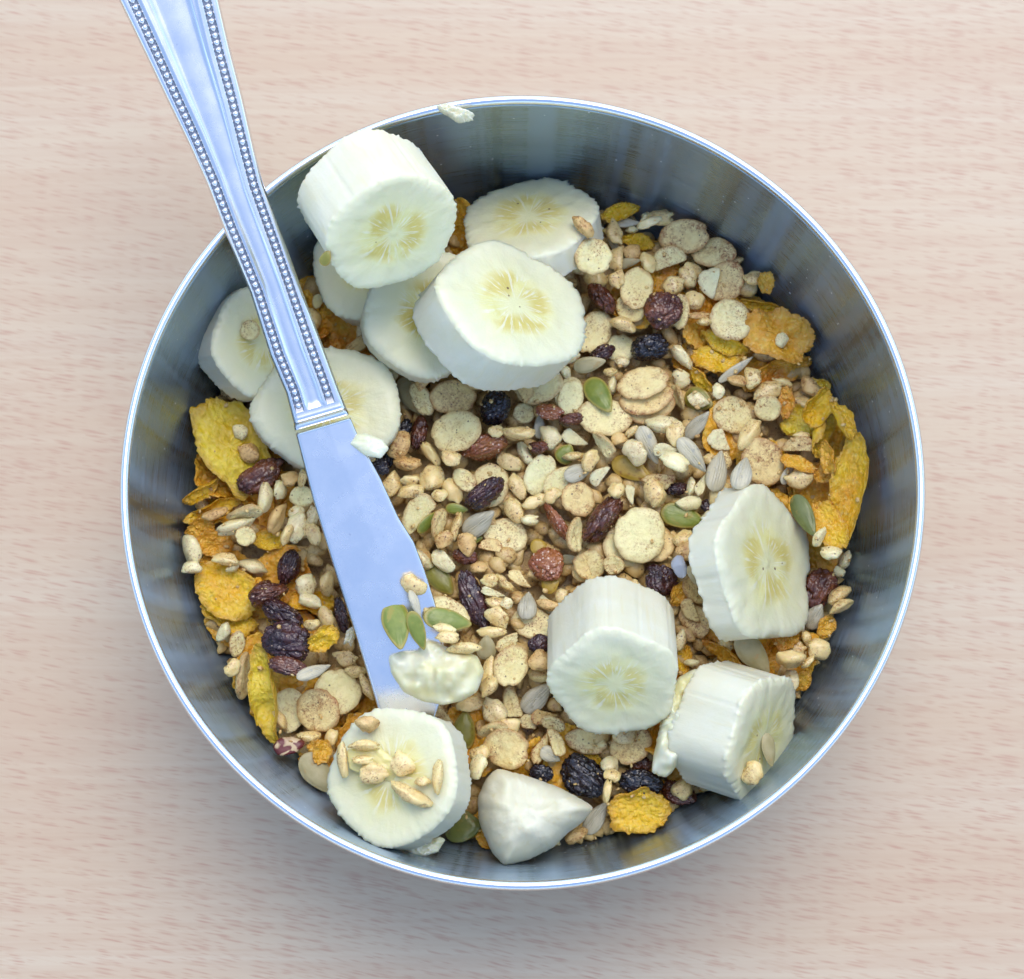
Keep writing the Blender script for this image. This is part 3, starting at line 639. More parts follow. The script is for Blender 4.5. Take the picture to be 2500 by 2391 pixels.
pieces('''
AT 1250 400
cy 960 600 280 150 -20
pg 915 500 95 80 0
pf 760 520 140 95 -10
ss 860 450 260 90 -5
pg 1030 405 130 115 60
pf 1150 380 190 170 0
pg 1035 515 190 105 20
cy 825 365 330 140 20 r=35 c=.9 | golden corn flake curling up beside the speckled banana slice at the bowl wall
pb 910 680 135 120 0
ss 790 640 210 60 -60
sb 1750 680 300 70 -40
pb 1690 705 210 105 5
rr 1525 500 110 70 80
db 1570 640 370 250 -10
db 1320 540 400 275 5 l=.001 | large round cinnamon flake lying on another flake by the steel wall
hc 1195 740 260 240 60
pf 1040 755 165 105 -70
pe 850 780 270 85 12
dc 500 760 270 170 -30
pf 1840 880 150 170 90
dc 900 1110 250 190 -35
dc 950 950 375 265 80
pf 1360 850 190 170 40
db 1630 900 340 290 60
hw 1510 890 240 190 60 | bright white jagged flake shard on a tan rice flake
pf 1395 1040 155 130 0
pf 1230 960 170 140 30
dc 1280 1130 280 160 85
pf 640 890 180 130 0
pf 800 880 150 120 80
rr 690 1030 290 190 -50
rr 1150 1105 300 260 30 | large amber brown ribbed raisin beside a blue black one
dp 830 1410 250 230 0
rb 1065 1350 290 260 15 | blue black shrivelled berry between tan puffed grains
dc 620 1290 370 270 60
pf 850 1225 200 150 -20
rp 690 1450 210 160 30
rp 350 1480 190 120 40
pg 440 1490 165 95 15
pg 405 1595 140 110 -60
pe 590 1550 255 125 12 | beige olive seed pointing at the bright green pumpkin seed
pg 840 1510 105 85 0
pg 760 1690 110 140 0
pf 750 1590 105 100 0
dp 430 1750 270 210 70
pb 1430 1160 160 80 0
pf 1470 1200 110 90 0
cy 1560 1500 400 230 -5
cy 1620 1360 410 160 -25 r=40
ss 1710 1570 330 75 40 p=-12 | slender grey sunflower seed propped up on yellow corn flakes
dc 1670 1190 345 340 0 l=.0008 | round cream flake with one brown hole near the corn flakes
pg 1290 1640 130 140 0
cy 1440 1650 260 160 -55 r=45
po 1430 1800 240 180 -25 | plump olive pumpkin seed touching a yellow corn flake
sl 1270 1780 210 90 -70 r=55
AT 1700 600
pf 430 250 155 150 0
co 560 260 190 150 -60
cy 600 360 400 120 -15 r=30
co 780 560 400 300 10
pb 520 845 170 95 -5
co 720 900 560 210 15 r=25 | long orange corn flake with a broken white edge by the wall
co 730 605 580 440 -15 c=.5 l=.001 | largest orange brown corn flake with a white crumb on it
cw 650 720 120 100 60 | white crumb lying on the largest orange corn flake
cd 1040 1080 260 200 -60 r=30
ck 870 1080 195 170 -40
pf 830 1210 180 140 -15
pf 660 1050 150 95 -15
pf 540 1110 225 130 20
pf 430 1010 165 120 90
ck 290 1080 155 130 0
pg 170 1110 120 90 90
cd 780 1350 320 260 0
co 690 1200 270 140 80
dc 545 1240 215 210 0
dc 280 1290 340 290 -5
pf 410 1460 260 190 60
hw 170 1480 190 170 0
pf 800 1450 125 85 0
hb 760 1545 260 140 15
db 510 1650 390 320 -60 | large cinnamon flake lying above the hexagonal banana slice
ss 700 1740 190 85 60
pf 800 1780 240 140 10
co 780 1670 300 160 -20
cy 1080 1500 400 210 80 r=-30 c=1.2
cy 960 1420 440 190 65 r=40 c=1.2 | yellow corn flake rolled into a loop beside the wall
co 1000 1740 240 160 20
co 1070 1830 180 110 80
cy 1235 1870 960 300 84 r=-40 c=.6 l=.003 | longest golden corn flake leaning on the steel wall
cy 930 1230 330 220 50 r=35 c=1.1
co 1010 1620 300 180 -70 r=40
cy 1120 1330 360 180 -70 r=-35 c=1.0
AT 1650 1150
co 1110 360 300 180 60 r=40
cy 1170 420 440 250 -65 c=.7 | glossy golden corn flake beside the dark green pumpkin seed
pg 1345 690 150 110 60
pg 1120 690 150 130 0
cw 1250 770 95 90 0
dc 1150 790 260 160 -35
cw 1095 500 170 140 60
rr 1090 900 320 240 60 | reddish brown dried fruit half tucked under a banana slice
pf 1245 945 195 130 35
pf 1260 1030 190 115 25
sb 1060 1110 220 150 60
co 1145 1190 200 150 60
pf 995 1275 135 100 -70
pf 915 1355 145 110 -15
pf 1095 1360 155 150 0
pf 1010 1460 125 75 40
pf 860 1450 210 170 0
co 960 1610 190 140 50
co 840 1260 260 200 80
co 380 1180 360 300 0
pf 380 1320 135 125 0
cy 60 1440 260 130 85
co 560 1150 320 200 -60
co 380 1410 430 150 -40 r=50
pe 590 1400 385 205 -50 | large beige brown seed lying between two banana pieces
hb 160 1140 300 240 -25
pg 40 1300 160 120 70
cw 120 1470 120 100 0
AT 300 750
ck 690 600 220 190 -50
pf 820 600 150 110 0
pf 900 660 170 120 -30
pg 580 760 215 155 15
co 640 1000 300 250 -60
cd 790 1060 860 520 -60 c=.45 l=.001 | largest olive yellow blistered corn flake by the bowl wall
cw 890 950 135 115 -20
ck 960 1110 190 150 -30
cy 600 1410 350 140 35 r=40
rr 1060 1290 390 205 35 | long brown purple raisin resting on the olive corn flake
cy 640 1540 490 140 22 r=45 | narrow yellow corn flake pointing at the bowl wall
co 590 1700 260 190 30
co 700 1800 310 210 0
cy 1120 1780 260 170 0
pg 1085 1455 225 135 80
pg 1190 1385 145 125 80
pb 1275 1310 130 120 0
pf 1370 1300 140 85 80
dp 1355 1430 190 165 0
pb 705 1580 195 110 20
sl 930 1580 300 100 15 r=60
pb 1180 1610 245 155 65
pg 1325 1570 115 100 0
pg 890 1700 295 135 20
dc 935 1750 165 155 0
pg 1350 1720 225 150 75
pf 1250 1740 165 90 70
pg 1470 1650 155 120 80
pf 1480 1780 170 110 -60
AT 500 400
dp 860 1050 120 85 75
AT 850 750
sl 310 460 225 75 -55 r=55
pe 480 680 330 180 -60 r=25
sl 560 700 290 120 -60 r=55
pb 560 560 160 110 70
rp 640 530 140 90 0
db 800 690 375 280 0
ck 960 580 150 100 -50
rb 1120 770 280 260 70 | round blue black raisin beside a cream rice flake
ra 1040 1070 350 260 20
pf 1130 950 120 90 0
rr 540 960 265 155 80
rb 370 1040 410 135 65 | long blue black raisin pressed against the knife blade
rb 240 1210 150 130 0
dc 825 950 415 355 5 l=.0008 | scalloped pale round flake lying over amber dried fruit
pf 635 1125 215 125 -55
pf 785 1190 145 120 -20
pb 455 1195 205 170 0
pf 640 1310 185 180 0
pf 475 1325 145 75 0
pf 475 1410 205 95 15
pf 335 1350 205 140 70
pf 810 1410 205 150 -70
pf 700 1440 120 90 0
dc 1080 1360 350 300 80
sl 890 1320 235 85 -45 r=30
rp 1050 1420 330 220 40 | purple wrinkled raisin lying on a round tan flake
hc 530 1580 345 210 65
ps 610 1640 230 105 45 r=20
sl 690 1660 265 85 75 r=40
ps 830 1540 175 85 -5
pf 825 1690 225 105 75
pb 730 1780 150 120 60
dc 1200 1750 340 290 0
ps 950 1780 165 75 15
sb 1000 1650 305 170 38 | pale beige sunflower seed above a small green seed
pf 1265 1550 205 130 -65
pg 1385 1625 130 120 0
pf 1230 1185 185 115 -30
pg 1350 1120 185 130 -60
pf 1300 960 245 135 -5
dp 1700 690 290 200 75
dc 1340 810 170 160 0
dc 1450 600 395 300 10 l=.0006
rr 1700 880 190 115 10
sb 1460 910 195 90 90
ra 1540 800 215 125 -10
pg 1550 990 185 140 -75
rr 1450 1070 155 130 0
hw 1730 990 220 135 0
ps 1660 1120 165 150 60
pf 1720 1140 165 95 5
dp 1460 1280 335 225 65
dp 1620 1340 310 210 35
sb 1760 1260 265 135 25
pf 1290 1370 205 110 -65
pf 1435 1485 215 95 15
pf 1560 1440 140 100 30
ra 1590 1640 345 155 -55 | orange amber strip of dried fruit dusted with sugar
AT 1300 900
db 350 1000 280 260 -40 | red brown cinnamon crusted flake next to orange dried fruit
rr 540 1150 440 240 55 | large brown raisin half under a pale round flake
sl 330 1270 300 95 80 r=40
dc 720 1350 380 340 0
db 920 1330 340 300 0
dp 820 1270 430 400 80 l=.0008 | smooth pale round flake stacked on two tan flakes
dc 550 370 435 300 -5
ps 510 205 335 190 -60 | bright green pumpkin seed lying on a cream rice flake
db 900 290 400 270 20
db 870 220 430 290 15 l=.0004
db 845 110 420 280 10 l=.0006 | topmost cinnamon flake of a stack of three
pg 990 430 250 190 0
pf 1090 500 190 130 75
sb 1260 430 270 125 45
ck 665 540 135 100 0
pf 760 480 115 90 40
sl 540 580 240 95 -50 r=40
ss 880 600 320 150 -65
pa 760 770 335 170 -25 | golden amber pumpkin seed under a puffed rice grain
pg 780 640 200 165 -70
hw 1020 620 195 115 -15
ss 1220 660 335 145 -50
pg 1060 760 225 135 -20
rp 1090 920 190 130 0
hb 960 860 270 120 -5
pf 930 950 215 160 -80
pf 640 930 125 120 0
pf 440 700 180 110 60
hw 755 960 160 95 -60
pg 1210 900 135 85 80
hw 1280 880 200 95 80
rp 1340 1050 110 100 0
pf 1360 690 110 90 0
hw 520 820 190 125 25
ps 1150 1130 355 185 -15 | light green pumpkin seed with a white crumb on it
cw 1190 1030 205 115 10
pf 1150 1300 165 150 0
pb 1190 1400 190 150 0
pe 290 1430 170 80 0
pa 50 1360 135 125 0
pa 140 1650 145 130 30
ra 120 1500 250 240 40 | pinkish brown sugar crusted dried fruit piece
dc 430 1510 290 240 40
dc 620 1500 165 150 0
rp 970 1620 260 220 -50 | dark raisin squeezed between banana and cereal
cx 1125 1510 175 130 80
co 1120 1720 210 160 70
db 1250 1690 260 190 -30
pe 1255 1600 225 95 -52
pf 215 1750 115 95 80
hw 120 1800 190 150 0
AT 800 1300
po 860 360 295 175 -50 | olive pumpkin seed resting beside the blade edge
cw 885 220 210 150 -25
rr 1050 180 190 120 -15
pb 1155 270 125 120 0
rp 1110 520 470 175 -70 | long dark raisin curving past the olive pumpkin seeds
pf 1345 390 175 120 -40
pf 1230 370 130 100 0
hb 1470 350 210 110 -25
hw 1265 455 195 80 -5
pf 1290 540 170 90 -10
pg 1365 540 95 90 0
pf 1300 640 190 130 -35
dc 1560 690 325 245 -15
sb 1525 560 225 150 85
ck 1690 560 210 130 -10
pf 1780 490 115 85 80
rp 1620 850 180 135 0
pf 1250 770 215 85 0
pe 1215 890 195 150 85
hc 1370 850 200 130 20
pf 1220 1080 260 100 75
pf 1230 1180 175 150 60
pf 1620 1090 175 130 0
pb 1620 980 170 150 0
dc 1400 1020 330 270 70
hc 1400 1290 260 140 -75
hc 1540 1440 170 130 0
sb 1600 1260 300 170 45 | large pale sunflower seed beside the upright banana chunk
pf 1095 1315 215 115 10
pg 1265 1360 215 165 -60
pf 1380 1480 200 120 20
hb 860 1390 240 160 -15
hb 1650 1400 210 130 20
sl 1720 1460 200 100 -25 r=35
po 1040 1510 305 180 85 | yellow green pumpkin seed beside the round banana slice
sl 1260 1510 255 90 15 r=50
db 1360 1650 355 315 -15 | golden cinnamon flake above the banana wedge
hb 1620 1640 265 115 75
ss 1700 1700 180 120 -30
hb 1740 1600 230 130 -55
pf 1160 1690 140 125 0
pg 1150 1790 180 125 80
AT 700 1600
dp 390 280 365 350 0
AT 350 1250
dp 1100 1520 350 265 80
pf 1035 1580 200 145 -55
db 1335 1520 350 345 0 l=.0006 | round speckled flake over a smooth pale greenish flake
cy 650 760 500 280 -35
cy 620 600 580 410 -35 c=.5 l=.001 | bright yellow smooth corn flake beside the brown raisins
rr 955 620 300 255 20 | round amber brown raisin at the end of a raisin row
rp 1060 790 330 225 -30
rp 1085 990 365 285 -15 | biggest purple raisin in the row of raisins
rr 1110 1180 300 130 -15
rp 1110 430 285 205 70 | angular glossy raisin above the raisin row
pg 840 420 225 165 -15
cw 680 430 115 95 30
pf 630 355 195 95 -10
pg 345 300 235 170 -70
pg 370 420 150 90 0
cy 1290 690 360 190 -10 c=1.0
pg 1240 560 175 150 80
pf 1395 540 190 140 80
pg 1280 680 175 95 -20
pf 1290 870 125 110 0
pf 1410 830 185 110 -70
rp 1510 790 275 120 -75
cy 1370 970 280 190 35
cw 610 920 165 150 60
sl 715 1010 210 90 80 r=50
sl 765 1250 365 105 82 r=60
pf 680 1190 135 110 70
cd 900 1430 800 230 -83 r=15 c=.9 | tall narrow olive corn flake standing by the wall
pf 1540 1120 185 115 -10
pf 1620 1220 155 130 0
ss 1300 1220 285 105 25
pf 1710 1350 205 105 -65
pf 1260 1720 175 115 0
pf 1430 1730 135 100 80
co 1340 1810 190 160 0
nt 1120 1800 245 180 0
AT 700 1600
pe 200 945 355 210 -55 | speckled beige seed lying against the wall by the round banana
co 270 740 210 150 70
pd 1330 1380 295 250 0 | broad dark green pumpkin seed shaded between banana pieces
AT 1200 1600
rr 1140 830 160 110 0
db 1060 680 345 300 40
cy 750 800 190 160 -60
db 720 660 330 190 -15
pg 900 830 125 110 0
pf 920 920 120 100 0
rb 700 930 360 260 -35 | ribbed black raisin behind the banana wedge
rb 1140 980 325 205 -5
rr 1430 1060 265 150 -20
cy 1130 1180 490 370 10 c=.9 | cupped yellow corn flake at the bottom wall of the bowl
sb 800 1240 285 145 55
ck 650 1380 190 140 20
pf 880 1040 170 90 80
rb 380 900 180 120 0
''')
# gaps that still show the bed get loose grains
cnt = 0
for k in range(2600):
    if cnt >= 120: break
    r_ = .0765 * math.sqrt(random.random()); a = random.random() * 6.283; x, y = r_ * math.cos(a), r_ * math.sin(a)
    i, j = int(x / CELL) + HOFF, int(y / CELL) + HOFF
    h = H[i-5:i+6, j-5:j+6]
    if h.max() > BED[i, j] + .0042: continue
    v = np.array([x, y, .031]) - CAM; px = 1250 + FPX * v[0] / (v @ FWD); py = 1195.5 - FPX * (v @ UP) / (v @ FWD)
    cnt += 1
    place(random.choice(('pf', 'pf', 'pg', 'pb', 'ck', 'hb')), px, py, random.uniform(48, 70), random.uniform(34, 46), random.random() * 180, pct=90)

def crumbs():
    V0, F0 = ico(1); Vs, Fs, n = [], [], 0
    for k in range(500):
        r_ = .0765 * math.sqrt(random.random()); a = random.random() * 6.283; x, y = r_ * math.cos(a), r_ * math.sin(a)
        L = random.uniform(.00025, .0008); i, j = int(x / CELL) + HOFF, int(y / CELL) + HOFF
        P = V0 * (1 + .35 * vn(V0 + k, 1.7, k % 60))[:, None] * [L, L * random.uniform(.5, .9), L * .5]
        P = P @ np.array(Quaternion((0, 0, 1), random.random() * 6.28).to_matrix()).T + [x, y, H[i, j] + L * .2]
        Vs.append(P); Fs.extend((F0 + n).tolist()); n += len(P)
    o = obj('cereal_crumbs', mesh('cereal_crumbs', np.concatenate(Vs), Fs, M['puffb']))
    tag(o, 'fine brown crumbs and cinnamon dust scattered over the cereal', 'crumbs', kind='stuff')
crumbs()

# ------------------------------------------------------------------ banana pieces
def banana_shape(R, Lm, seed, ob=(0, 0), bot_ob=(0, 0), ell=1.0, penta=.03, ragged=.03, bulge=0.0):
    S = 200; K = max(14, int(Lm / .00055)); t, c, s = circ(S)
    shape = 1 + penta * np.cos(5 * t + seed) + .03 * ring_noise(S, 1.2, seed) 
    fuzz = ragged * (ring_noise(S, 15, seed + 2) * .6 + ring_noise(S, 34, seed + 9) * .6 + 2.6 * np.clip(ring_noise(S, 26, seed + 2 + 40), 0, 1) ** 4 * (ring_noise(S, 3, seed + 9 + 50) > -.1))
    fuzz2 = ragged * (ring_noise(S, 15, seed + 12) * .6 + ring_noise(S, 34, seed + 19) * .6 + 2.6 * np.clip(ring_noise(S, 26, seed + 12 + 40), 0, 1) ** 4 * (ring_noise(S, 3, seed + 19 + 50) > -.1))
    V, A, F, mi = [], [], [], []
    def cap(z, tilt, fz, sg, n=22):
        base = len(V)
        rs = np.linspace(0, 1, n + 1)[1:]
        P = [[0, 0, z]]; Q = [[0, 0, seed]]
        for k, r in enumerate(rs):
            rr = R * shape * r * (1 + fz * (r > .93))
            X, Y = rr * c * ell, rr * s
            pos = np.stack([X, Y, X * 0 + seed], -1)
            Z = z + tilt[0] * X + tilt[1] * Y + sg * R * (.035 * vn(pos / R, 1.4, seed + 3) + .012 * vn(pos / R, 6, seed + 4) - .05 * max(0, (r - .86) / .14) ** 2 + .006 * vn(pos / R, 15, seed + 6) * (r > .8))
            P += np.stack([X, Y, Z], -1).tolist(); Q += np.stack([r * c, r * s, X * 0 + seed * .37], -1).tolist()
        return P, Q, n
    P, Q, n = cap(0, ob, fuzz, 1); V += P; A += Q
    for j in range(S):
        k = (j + 1) % S; F.append([0, 1 + j, 1 + k]); mi.append(1)
        for i in range(n - 1):
            F.append([1 + i*S + j, 1 + (i+1)*S + j, 1 + (i+1)*S + k, 1 + i*S + k]); mi.append(1)
    last = 1 + (n - 1) * S
    Pb, Qb, _ = cap(-Lm, bot_ob, fuzz2, -1)
    topring = np.array(V[last:last + S]); botring = np.array(Pb[1 + (n - 1) * S:])
    for i in range(1, K):
        u = i / K; e = min(u, 1 - u) * Lm
        X = topring * (1 - u) + botring * u
        # smooth flank between the ragged ends, with shallow lengthwise furrows and peel threads
        prof = R * shape * (1 + bulge * 4 * u * (1 - u)); base = np.stack([prof * c * ell, prof * s], -1)
        w = min(1, e / .0012); X[:, :2] = X[:, :2] * (1 - w) + base * w
        pos = np.stack([c * 6, s * 6, np.full(S, X[:, 2].mean() / .004)], -1)
        d = .008 * vn(pos * [1, 1, .25], 1, seed + 7) + .003 * vn(pos * [3, 3, .6], 1, seed + 8) - .016 * np.clip(ridge(pos * [.45, .45, .05], 1, seed + 5) - .72, 0, 1) * 3.5
        X[:, :2] *= (1 + d * w)[:, None]
        V += X.tolist(); A += np.stack([c, s, np.full(S, u * Lm / R)], -1).tolist()
    rows = [last] + [last + S * i for i in range(1, K)]
    bb = len(V); V += Pb; A += Qb; rows.append(bb + 1 + (n - 1) * S)
    for i in range(K):
        for j in range(S):
            k = (j + 1) % S; F.append([rows[i] + j, rows[i+1] + j, rows[i+1] + k, rows[i] + k]); mi.append(0)
    for j in range(S):
        k = (j + 1) % S; F.append([bb, bb + 1 + k, bb + 1 + j]); mi.append(1)
        for i in range(n - 1):
            F.append([bb + 1 + i*S + j, bb + 1 + i*S + k, bb + 1 + (i+1)*S + k, bb + 1 + (i+1)*S + j]); mi.append(1)
    return np.array(V), F, mi, A

def banana(px, py, rpx, Lpx, th, phi, label, z=None, spin=0, seed=1, pct=93, lift=0, name='banana_slice', **kw):
    """px, py: centre of the upper cut face; th: image direction the face leans to; phi: lean off the line of sight"""
    zz = z or .05
    for it in range(5):
        m = mpp(zz); c = at(px, py, zz)
        Vd = CAM - c; Vd /= np.linalg.norm(Vd); U = UP - Vd * (UP @ Vd); U /= np.linalg.norm(U); Rr = np.cross(U, Vd)
        A = math.sin(rad(phi)) * (math.cos(rad(th)) * Rr + math.sin(rad(th)) * U) + math.cos(rad(phi)) * Vd
        ux = np.cross(U, A); ux /= np.linalg.norm(ux); uy = np.cross(A, ux)
        cs, sn = math.cos(rad(spin)), math.sin(rad(spin))
        Rm = np.stack([cs * ux + sn * uy, -sn * ux + cs * uy, A], 1)
        if it == 0: geo = banana_shape(rpx * m, Lpx * m, seed, **kw); P0 = samples(geo[0], geo[1], 9000)
        P = P0 @ Rm.T + [c[0], c[1], 0]
        if z is None: zz = rest(P, pct) + lift
    V, F, mi, At = geo
    imprint(P + [0, 0, zz])
    Mx = np.eye(4); Mx[:3, :3] = Rm; Mx[:3, 3] = (c[0], c[1], zz)
    o = obj(name, mesh(name, V, F, [M['flesh'], M['cutface']], mi, At), None, Mx)
    tag(o, label, 'banana', 'cut banana pieces in the bowl')
    print(label[:40], round(zz, 4)); return o

def blob(name, poly, z, h, label, cat, mat, seed=1, under=.3, bumps=.25, p=2.2, rings=26, fuzz=0.0, parent=None, group=None, curve=.5, facet=0.0):
    """soft lump over an outline given in photo pixels, at height z"""
    Pw = np.array([at(x, y, z) for x, y in poly])[:, :2]; cen = Pw.mean(0); Q = Pw - cen; S = 140
    t, c, s = circ(S); R = np.zeros(S); n = len(Q)
    for i in range(n):
        a, b = Q[i], Q[(i + 1) % n]; e = b - a
        den = c * e[1] - s * e[0]; den = np.where(np.abs(den) < 1e-12, 1e-12, den)
        tt = (a[0] * e[1] - a[1] * e[0]) / den; uu = (a[0] * s - a[1] * c) / den
        ok = (tt > 0) & (uu >= -1e-6) & (uu <= 1 + 1e-6); R = np.maximum(R, np.where(ok, tt, 0))
    k = np.array([.25, .5, .25]); R = sum(w * np.roll(R, o) for w, o in zip(k, (-1, 0, 1)))
    R *= 1 + fuzz * (ring_noise(S, 16, seed) + ring_noise(S, 36, seed + 1))
    out = np.stack([R * c, R * s], 1); sz = R.mean()
    def q(X, Y): return np.stack([X, Y, X * 0], -1) / sz
    def dome(r): return np.clip(1 - r ** p, 0, 1) ** curve
    def top(X, Y, r, th): return h * dome(r) * (1 + bumps * vn(q(X, Y), 1.7, seed) + bumps * .4 * vn(q(X, Y), 4.5, seed + 2)) + h * .010 * vn(q(X, Y), 14, seed + 4) + facet * h * dome(r) * ridge(q(X, Y) @ np.array([[.35, 1.5, 0], [1.0, -1.2, 0], [0, 0, 1]]).T, 1.3, seed + 6)
    def bot(X, Y, r, th): return -under * h * dome(r)
    V, F = polar(out, rings, top, bot)
    me = mesh(name, V, F, M[mat], None, np.stack([V[:, 0] / sz, V[:, 1] / sz, V[:, 0] * 0 + seed], -1))
    o = obj(name, me, parent, np.block([[np.eye(3), np.array([[cen[0]], [cen[1]], [z]])], [np.zeros((1, 3)), np.ones((1, 1))]]))
    if parent is None: tag(o, label, cat, group); imprint(samples(V, F, 3000) + [cen[0], cen[1], z])
    return o

banana(900, 640, 150, 110, 140, 22, 'shaded banana slice lowest in the pile under the thick chunk', seed=11, ragged=.03)
banana(645, 835, 140, 115, 10, 24, 'banana slice against the steel wall with a ring shaped grain on it', seed=12, spin=40)
banana(1290, 527, 172, 95, 100, 56, 'brown cored banana slice tilted against the back wall', seed=13, spin=20, ragged=.05)
banana(1045, 762, 160, 100, 60, 10, 'flat banana slice overlapped by two larger banana pieces', seed=14, spin=70)
banana(801, 992, 156, 100, 95, 10, 'round banana slice lying under the knife neck', seed=15, spin=0, ell=1.19)
banana(1258, 740, 170, 150, 48, 42, 'wide oval banana slice on top of the pile in the middle', seed=16, spin=-12, ell=1.2)
banana(962, 572, 170, 220, -56, 42, 'tall thick banana chunk leaning on the bowl rim', z=.079, seed=17, spin=15, ragged=.025)
banana(1876, 1376, 190, 105, 8, 54, 'hexagonal looking banana slice standing on edge between corn flakes', seed=18, spin=10, penta=.06)
banana(1499, 1672, 156, 245, -88, 36, 'upright banana chunk with one dark seed dot on its face', seed=19, spin=30, penta=.045)
banana(1866, 1806, 156, 180, -17, 62, 'banana chunk lying on its side with a torn ragged end', seed=20, spin=0, ragged=.055, penta=.05)

# ------------------------------------------------------------------ table knife resting on the rim, tip in the cereal
tipP = at(975, 1800, .040); rimP = at(598, 545, RIM_Z + .0022)
KX = rimP - tipP; KX /= np.linalg.norm(KX); KY = np.cross([0, 0, 1], KX); KY /= np.linalg.norm(KY); KZ = np.cross(KX, KY)
if KZ[2] < 0: KZ = -KZ; KY = -KY
def kuv(px, py):
    d = ray(px, py); t = ((tipP - CAM) @ KZ) / (d @ KZ); w = CAM + d * t - tipP
    return w @ KX, w @ KY
def side(pts):
    a = np.array([kuv(*p) for p in pts]); a = a[np.argsort(a[:, 0])]; return a
Lh = side([(160, -270), (200, -185), (247, -90), (290, 0), (353, 130), (403, 235), (459, 350), (504, 449), (548, 564), (612, 717), (660, 870), (698, 960), (716, 1030)])
Rh = side([(477, -270), (496, -185), (516, -90), (535, 0), (562, 118), (593, 237), (624, 374), (643, 449), (694, 587), (739, 713), (784, 833), (828, 952), (856, 1022)])
Lb = side([(716, 1030), (721, 1055), (764, 1222), (811, 1375), (858, 1520), (922, 1729), (950, 1815), (985, 1860)])
Rb = side([(856, 1022), (870, 1055), (900, 1115), (930, 1170), (973, 1264), (1011, 1324), (1037, 1392), (1062, 1470), (1085, 1580), (1080, 1700), (1045, 1800), (1000, 1858)])
def edge(a, u): return np.interp(u, a[:, 0], a[:, 1])
KM = np.eye(4); KM[:3, 0], KM[:3, 1], KM[:3, 2], KM[:3, 3] = KX, KY, KZ, tipP
if np.linalg.det(KM[:3, :3]) < 0: print('knife frame flipped')
knife = bpy.data.objects.new('table_knife', None); C.objects.link(knife)
knife.matrix_world = Matrix(KM.tolist())
tag(knife, 'silver table knife with beaded handle resting across the bowl rim', 'knife')
def strip(u0, u1, nu, A, B, prof, nv, name, parent, cap=0, mask=None):
    """slab between two edge curves; prof(v, u) gives upper height, slab is closed below"""
    U = np.linspace(u0, u1, nu); v = .5 - .5 * np.cos(np.linspace(0, math.pi, nv)) if cap else np.linspace(0, 1, nv)
    a, b = edge(A, U), edge(B, U); lo, hi = np.minimum(a, b), np.maximum(a, b)
    VV, UU = np.meshgrid(v, U); Y = hi[:, None] + (lo - hi)[:, None] * VV
    top, bot = prof(VV, UU, (hi - lo)[:, None])
    Vt = np.stack([UU, Y, top], -1).reshape(-1, 3); Vb = np.stack([UU, Y, bot], -1).reshape(-1, 3); n = nu * nv; F = []
    for i in range(nu - 1):
        for j in range(nv - 1):
            q = [i*nv + j, i*nv + j + 1, (i+1)*nv + j + 1, (i+1)*nv + j]; F.append(q[::-1]); F.append([x + n for x in q])
        for j in (0, nv - 1):
            q = [i*nv + j, (i+1)*nv + j, (i+1)*nv + j + n, i*nv + j + n]; F.append(q if j == nv - 1 else q[::-1])
    for i in (0, nu - 1):
        for j in range(nv - 1):
            q = [i*nv + j, i*nv + j + 1, i*nv + j + 1 + n, i*nv + j + n]; F.append(q if i else q[::-1])
    mk = np.zeros(2 * n)
    if mask is not None: mk[:n] = mask(VV, UU, (hi - lo)[:, None]).ravel()
    me = mesh(name, np.concatenate([Vt, Vb]), F, M['knife'], None, np.stack([mk, mk, mk], -1)); o = obj(name, me, parent); o.matrix_parent_inverse.identity(); return o, np.concatenate([Vt, Vb])
def gs(x, c, w): return np.exp(-((x - c) / w) ** 2)
uh0, uh1 = Lh[0, 0] - .0003, min(Lh[-1, 0], Rh[-1, 0])
def lanes(u):
    f = np.clip((u - uh0) / (kuv(412, 0)[0] - uh0), 0, 1.3); return .175 - .045 * f, .765 + .105 * f
def hprof(v, u, w):
    a, b = lanes(u); f = np.clip((u - uh0 - .0014) / .0022, 0, 1); f = f * f * (3 - 2 * f)
    ew = .0011 / w; d = np.minimum(v, 1 - v) / ew
    z = .0014 * np.sqrt(np.clip(1 - (1 - np.clip(d, 0, 1)) ** 2, 0, 1))
    dm = w / .0075
    ch = np.zeros_like(v)
    for c0, sg in ((a, 1), (b, -1)):
        t_ = np.abs(v - c0) * w / .00078; ch += -.00042 * np.clip(1.3 - t_, 0, .3) / .3          # bead channel
        ch += .00022 * gs(v * w, c0 * w + sg * .0018, .0005)                                        # moulding beside it
    mid = (a + b) / 2; hw = (b - a) / 2
    x = (v - mid) / hw
    ch += -.00060 * np.clip(1 - (x / .58) ** 6, 0, 1) + .00018 * np.clip(1 - (x / .40) ** 2, 0, 1)   # hollow centre panel with a soft crown
    return z + ch * f + .0002, -.0016 * np.sqrt(np.clip(d, 0, 1))
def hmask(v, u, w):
    a, b = lanes(u); return ((np.minimum(np.abs(v - a), np.abs(v - b)) * w < .00092) & (u > uh0 + .0022)).astype(float)  # bead channels that take the painted dark reflection and tarnish tone
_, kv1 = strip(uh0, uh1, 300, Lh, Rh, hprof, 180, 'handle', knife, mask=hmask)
handle = bpy.data.objects['handle']
def bprof(v, u, w):
    d = np.minimum(v, 1 - v) * w; z = .0006 * np.clip(d / .0005, 0, 1) ** .5 * np.clip(.35 + (1 - v) * 1.6, .25, 1)
    fl = np.clip((u - Lb[0, 0]) / .004, 0, 1); bo = np.clip(1 - (Lb[-1, 0] - u) / .004, 0, 1)
    return z * (.3 + .7 * fl), -z * (.3 + .7 * fl) - .0002
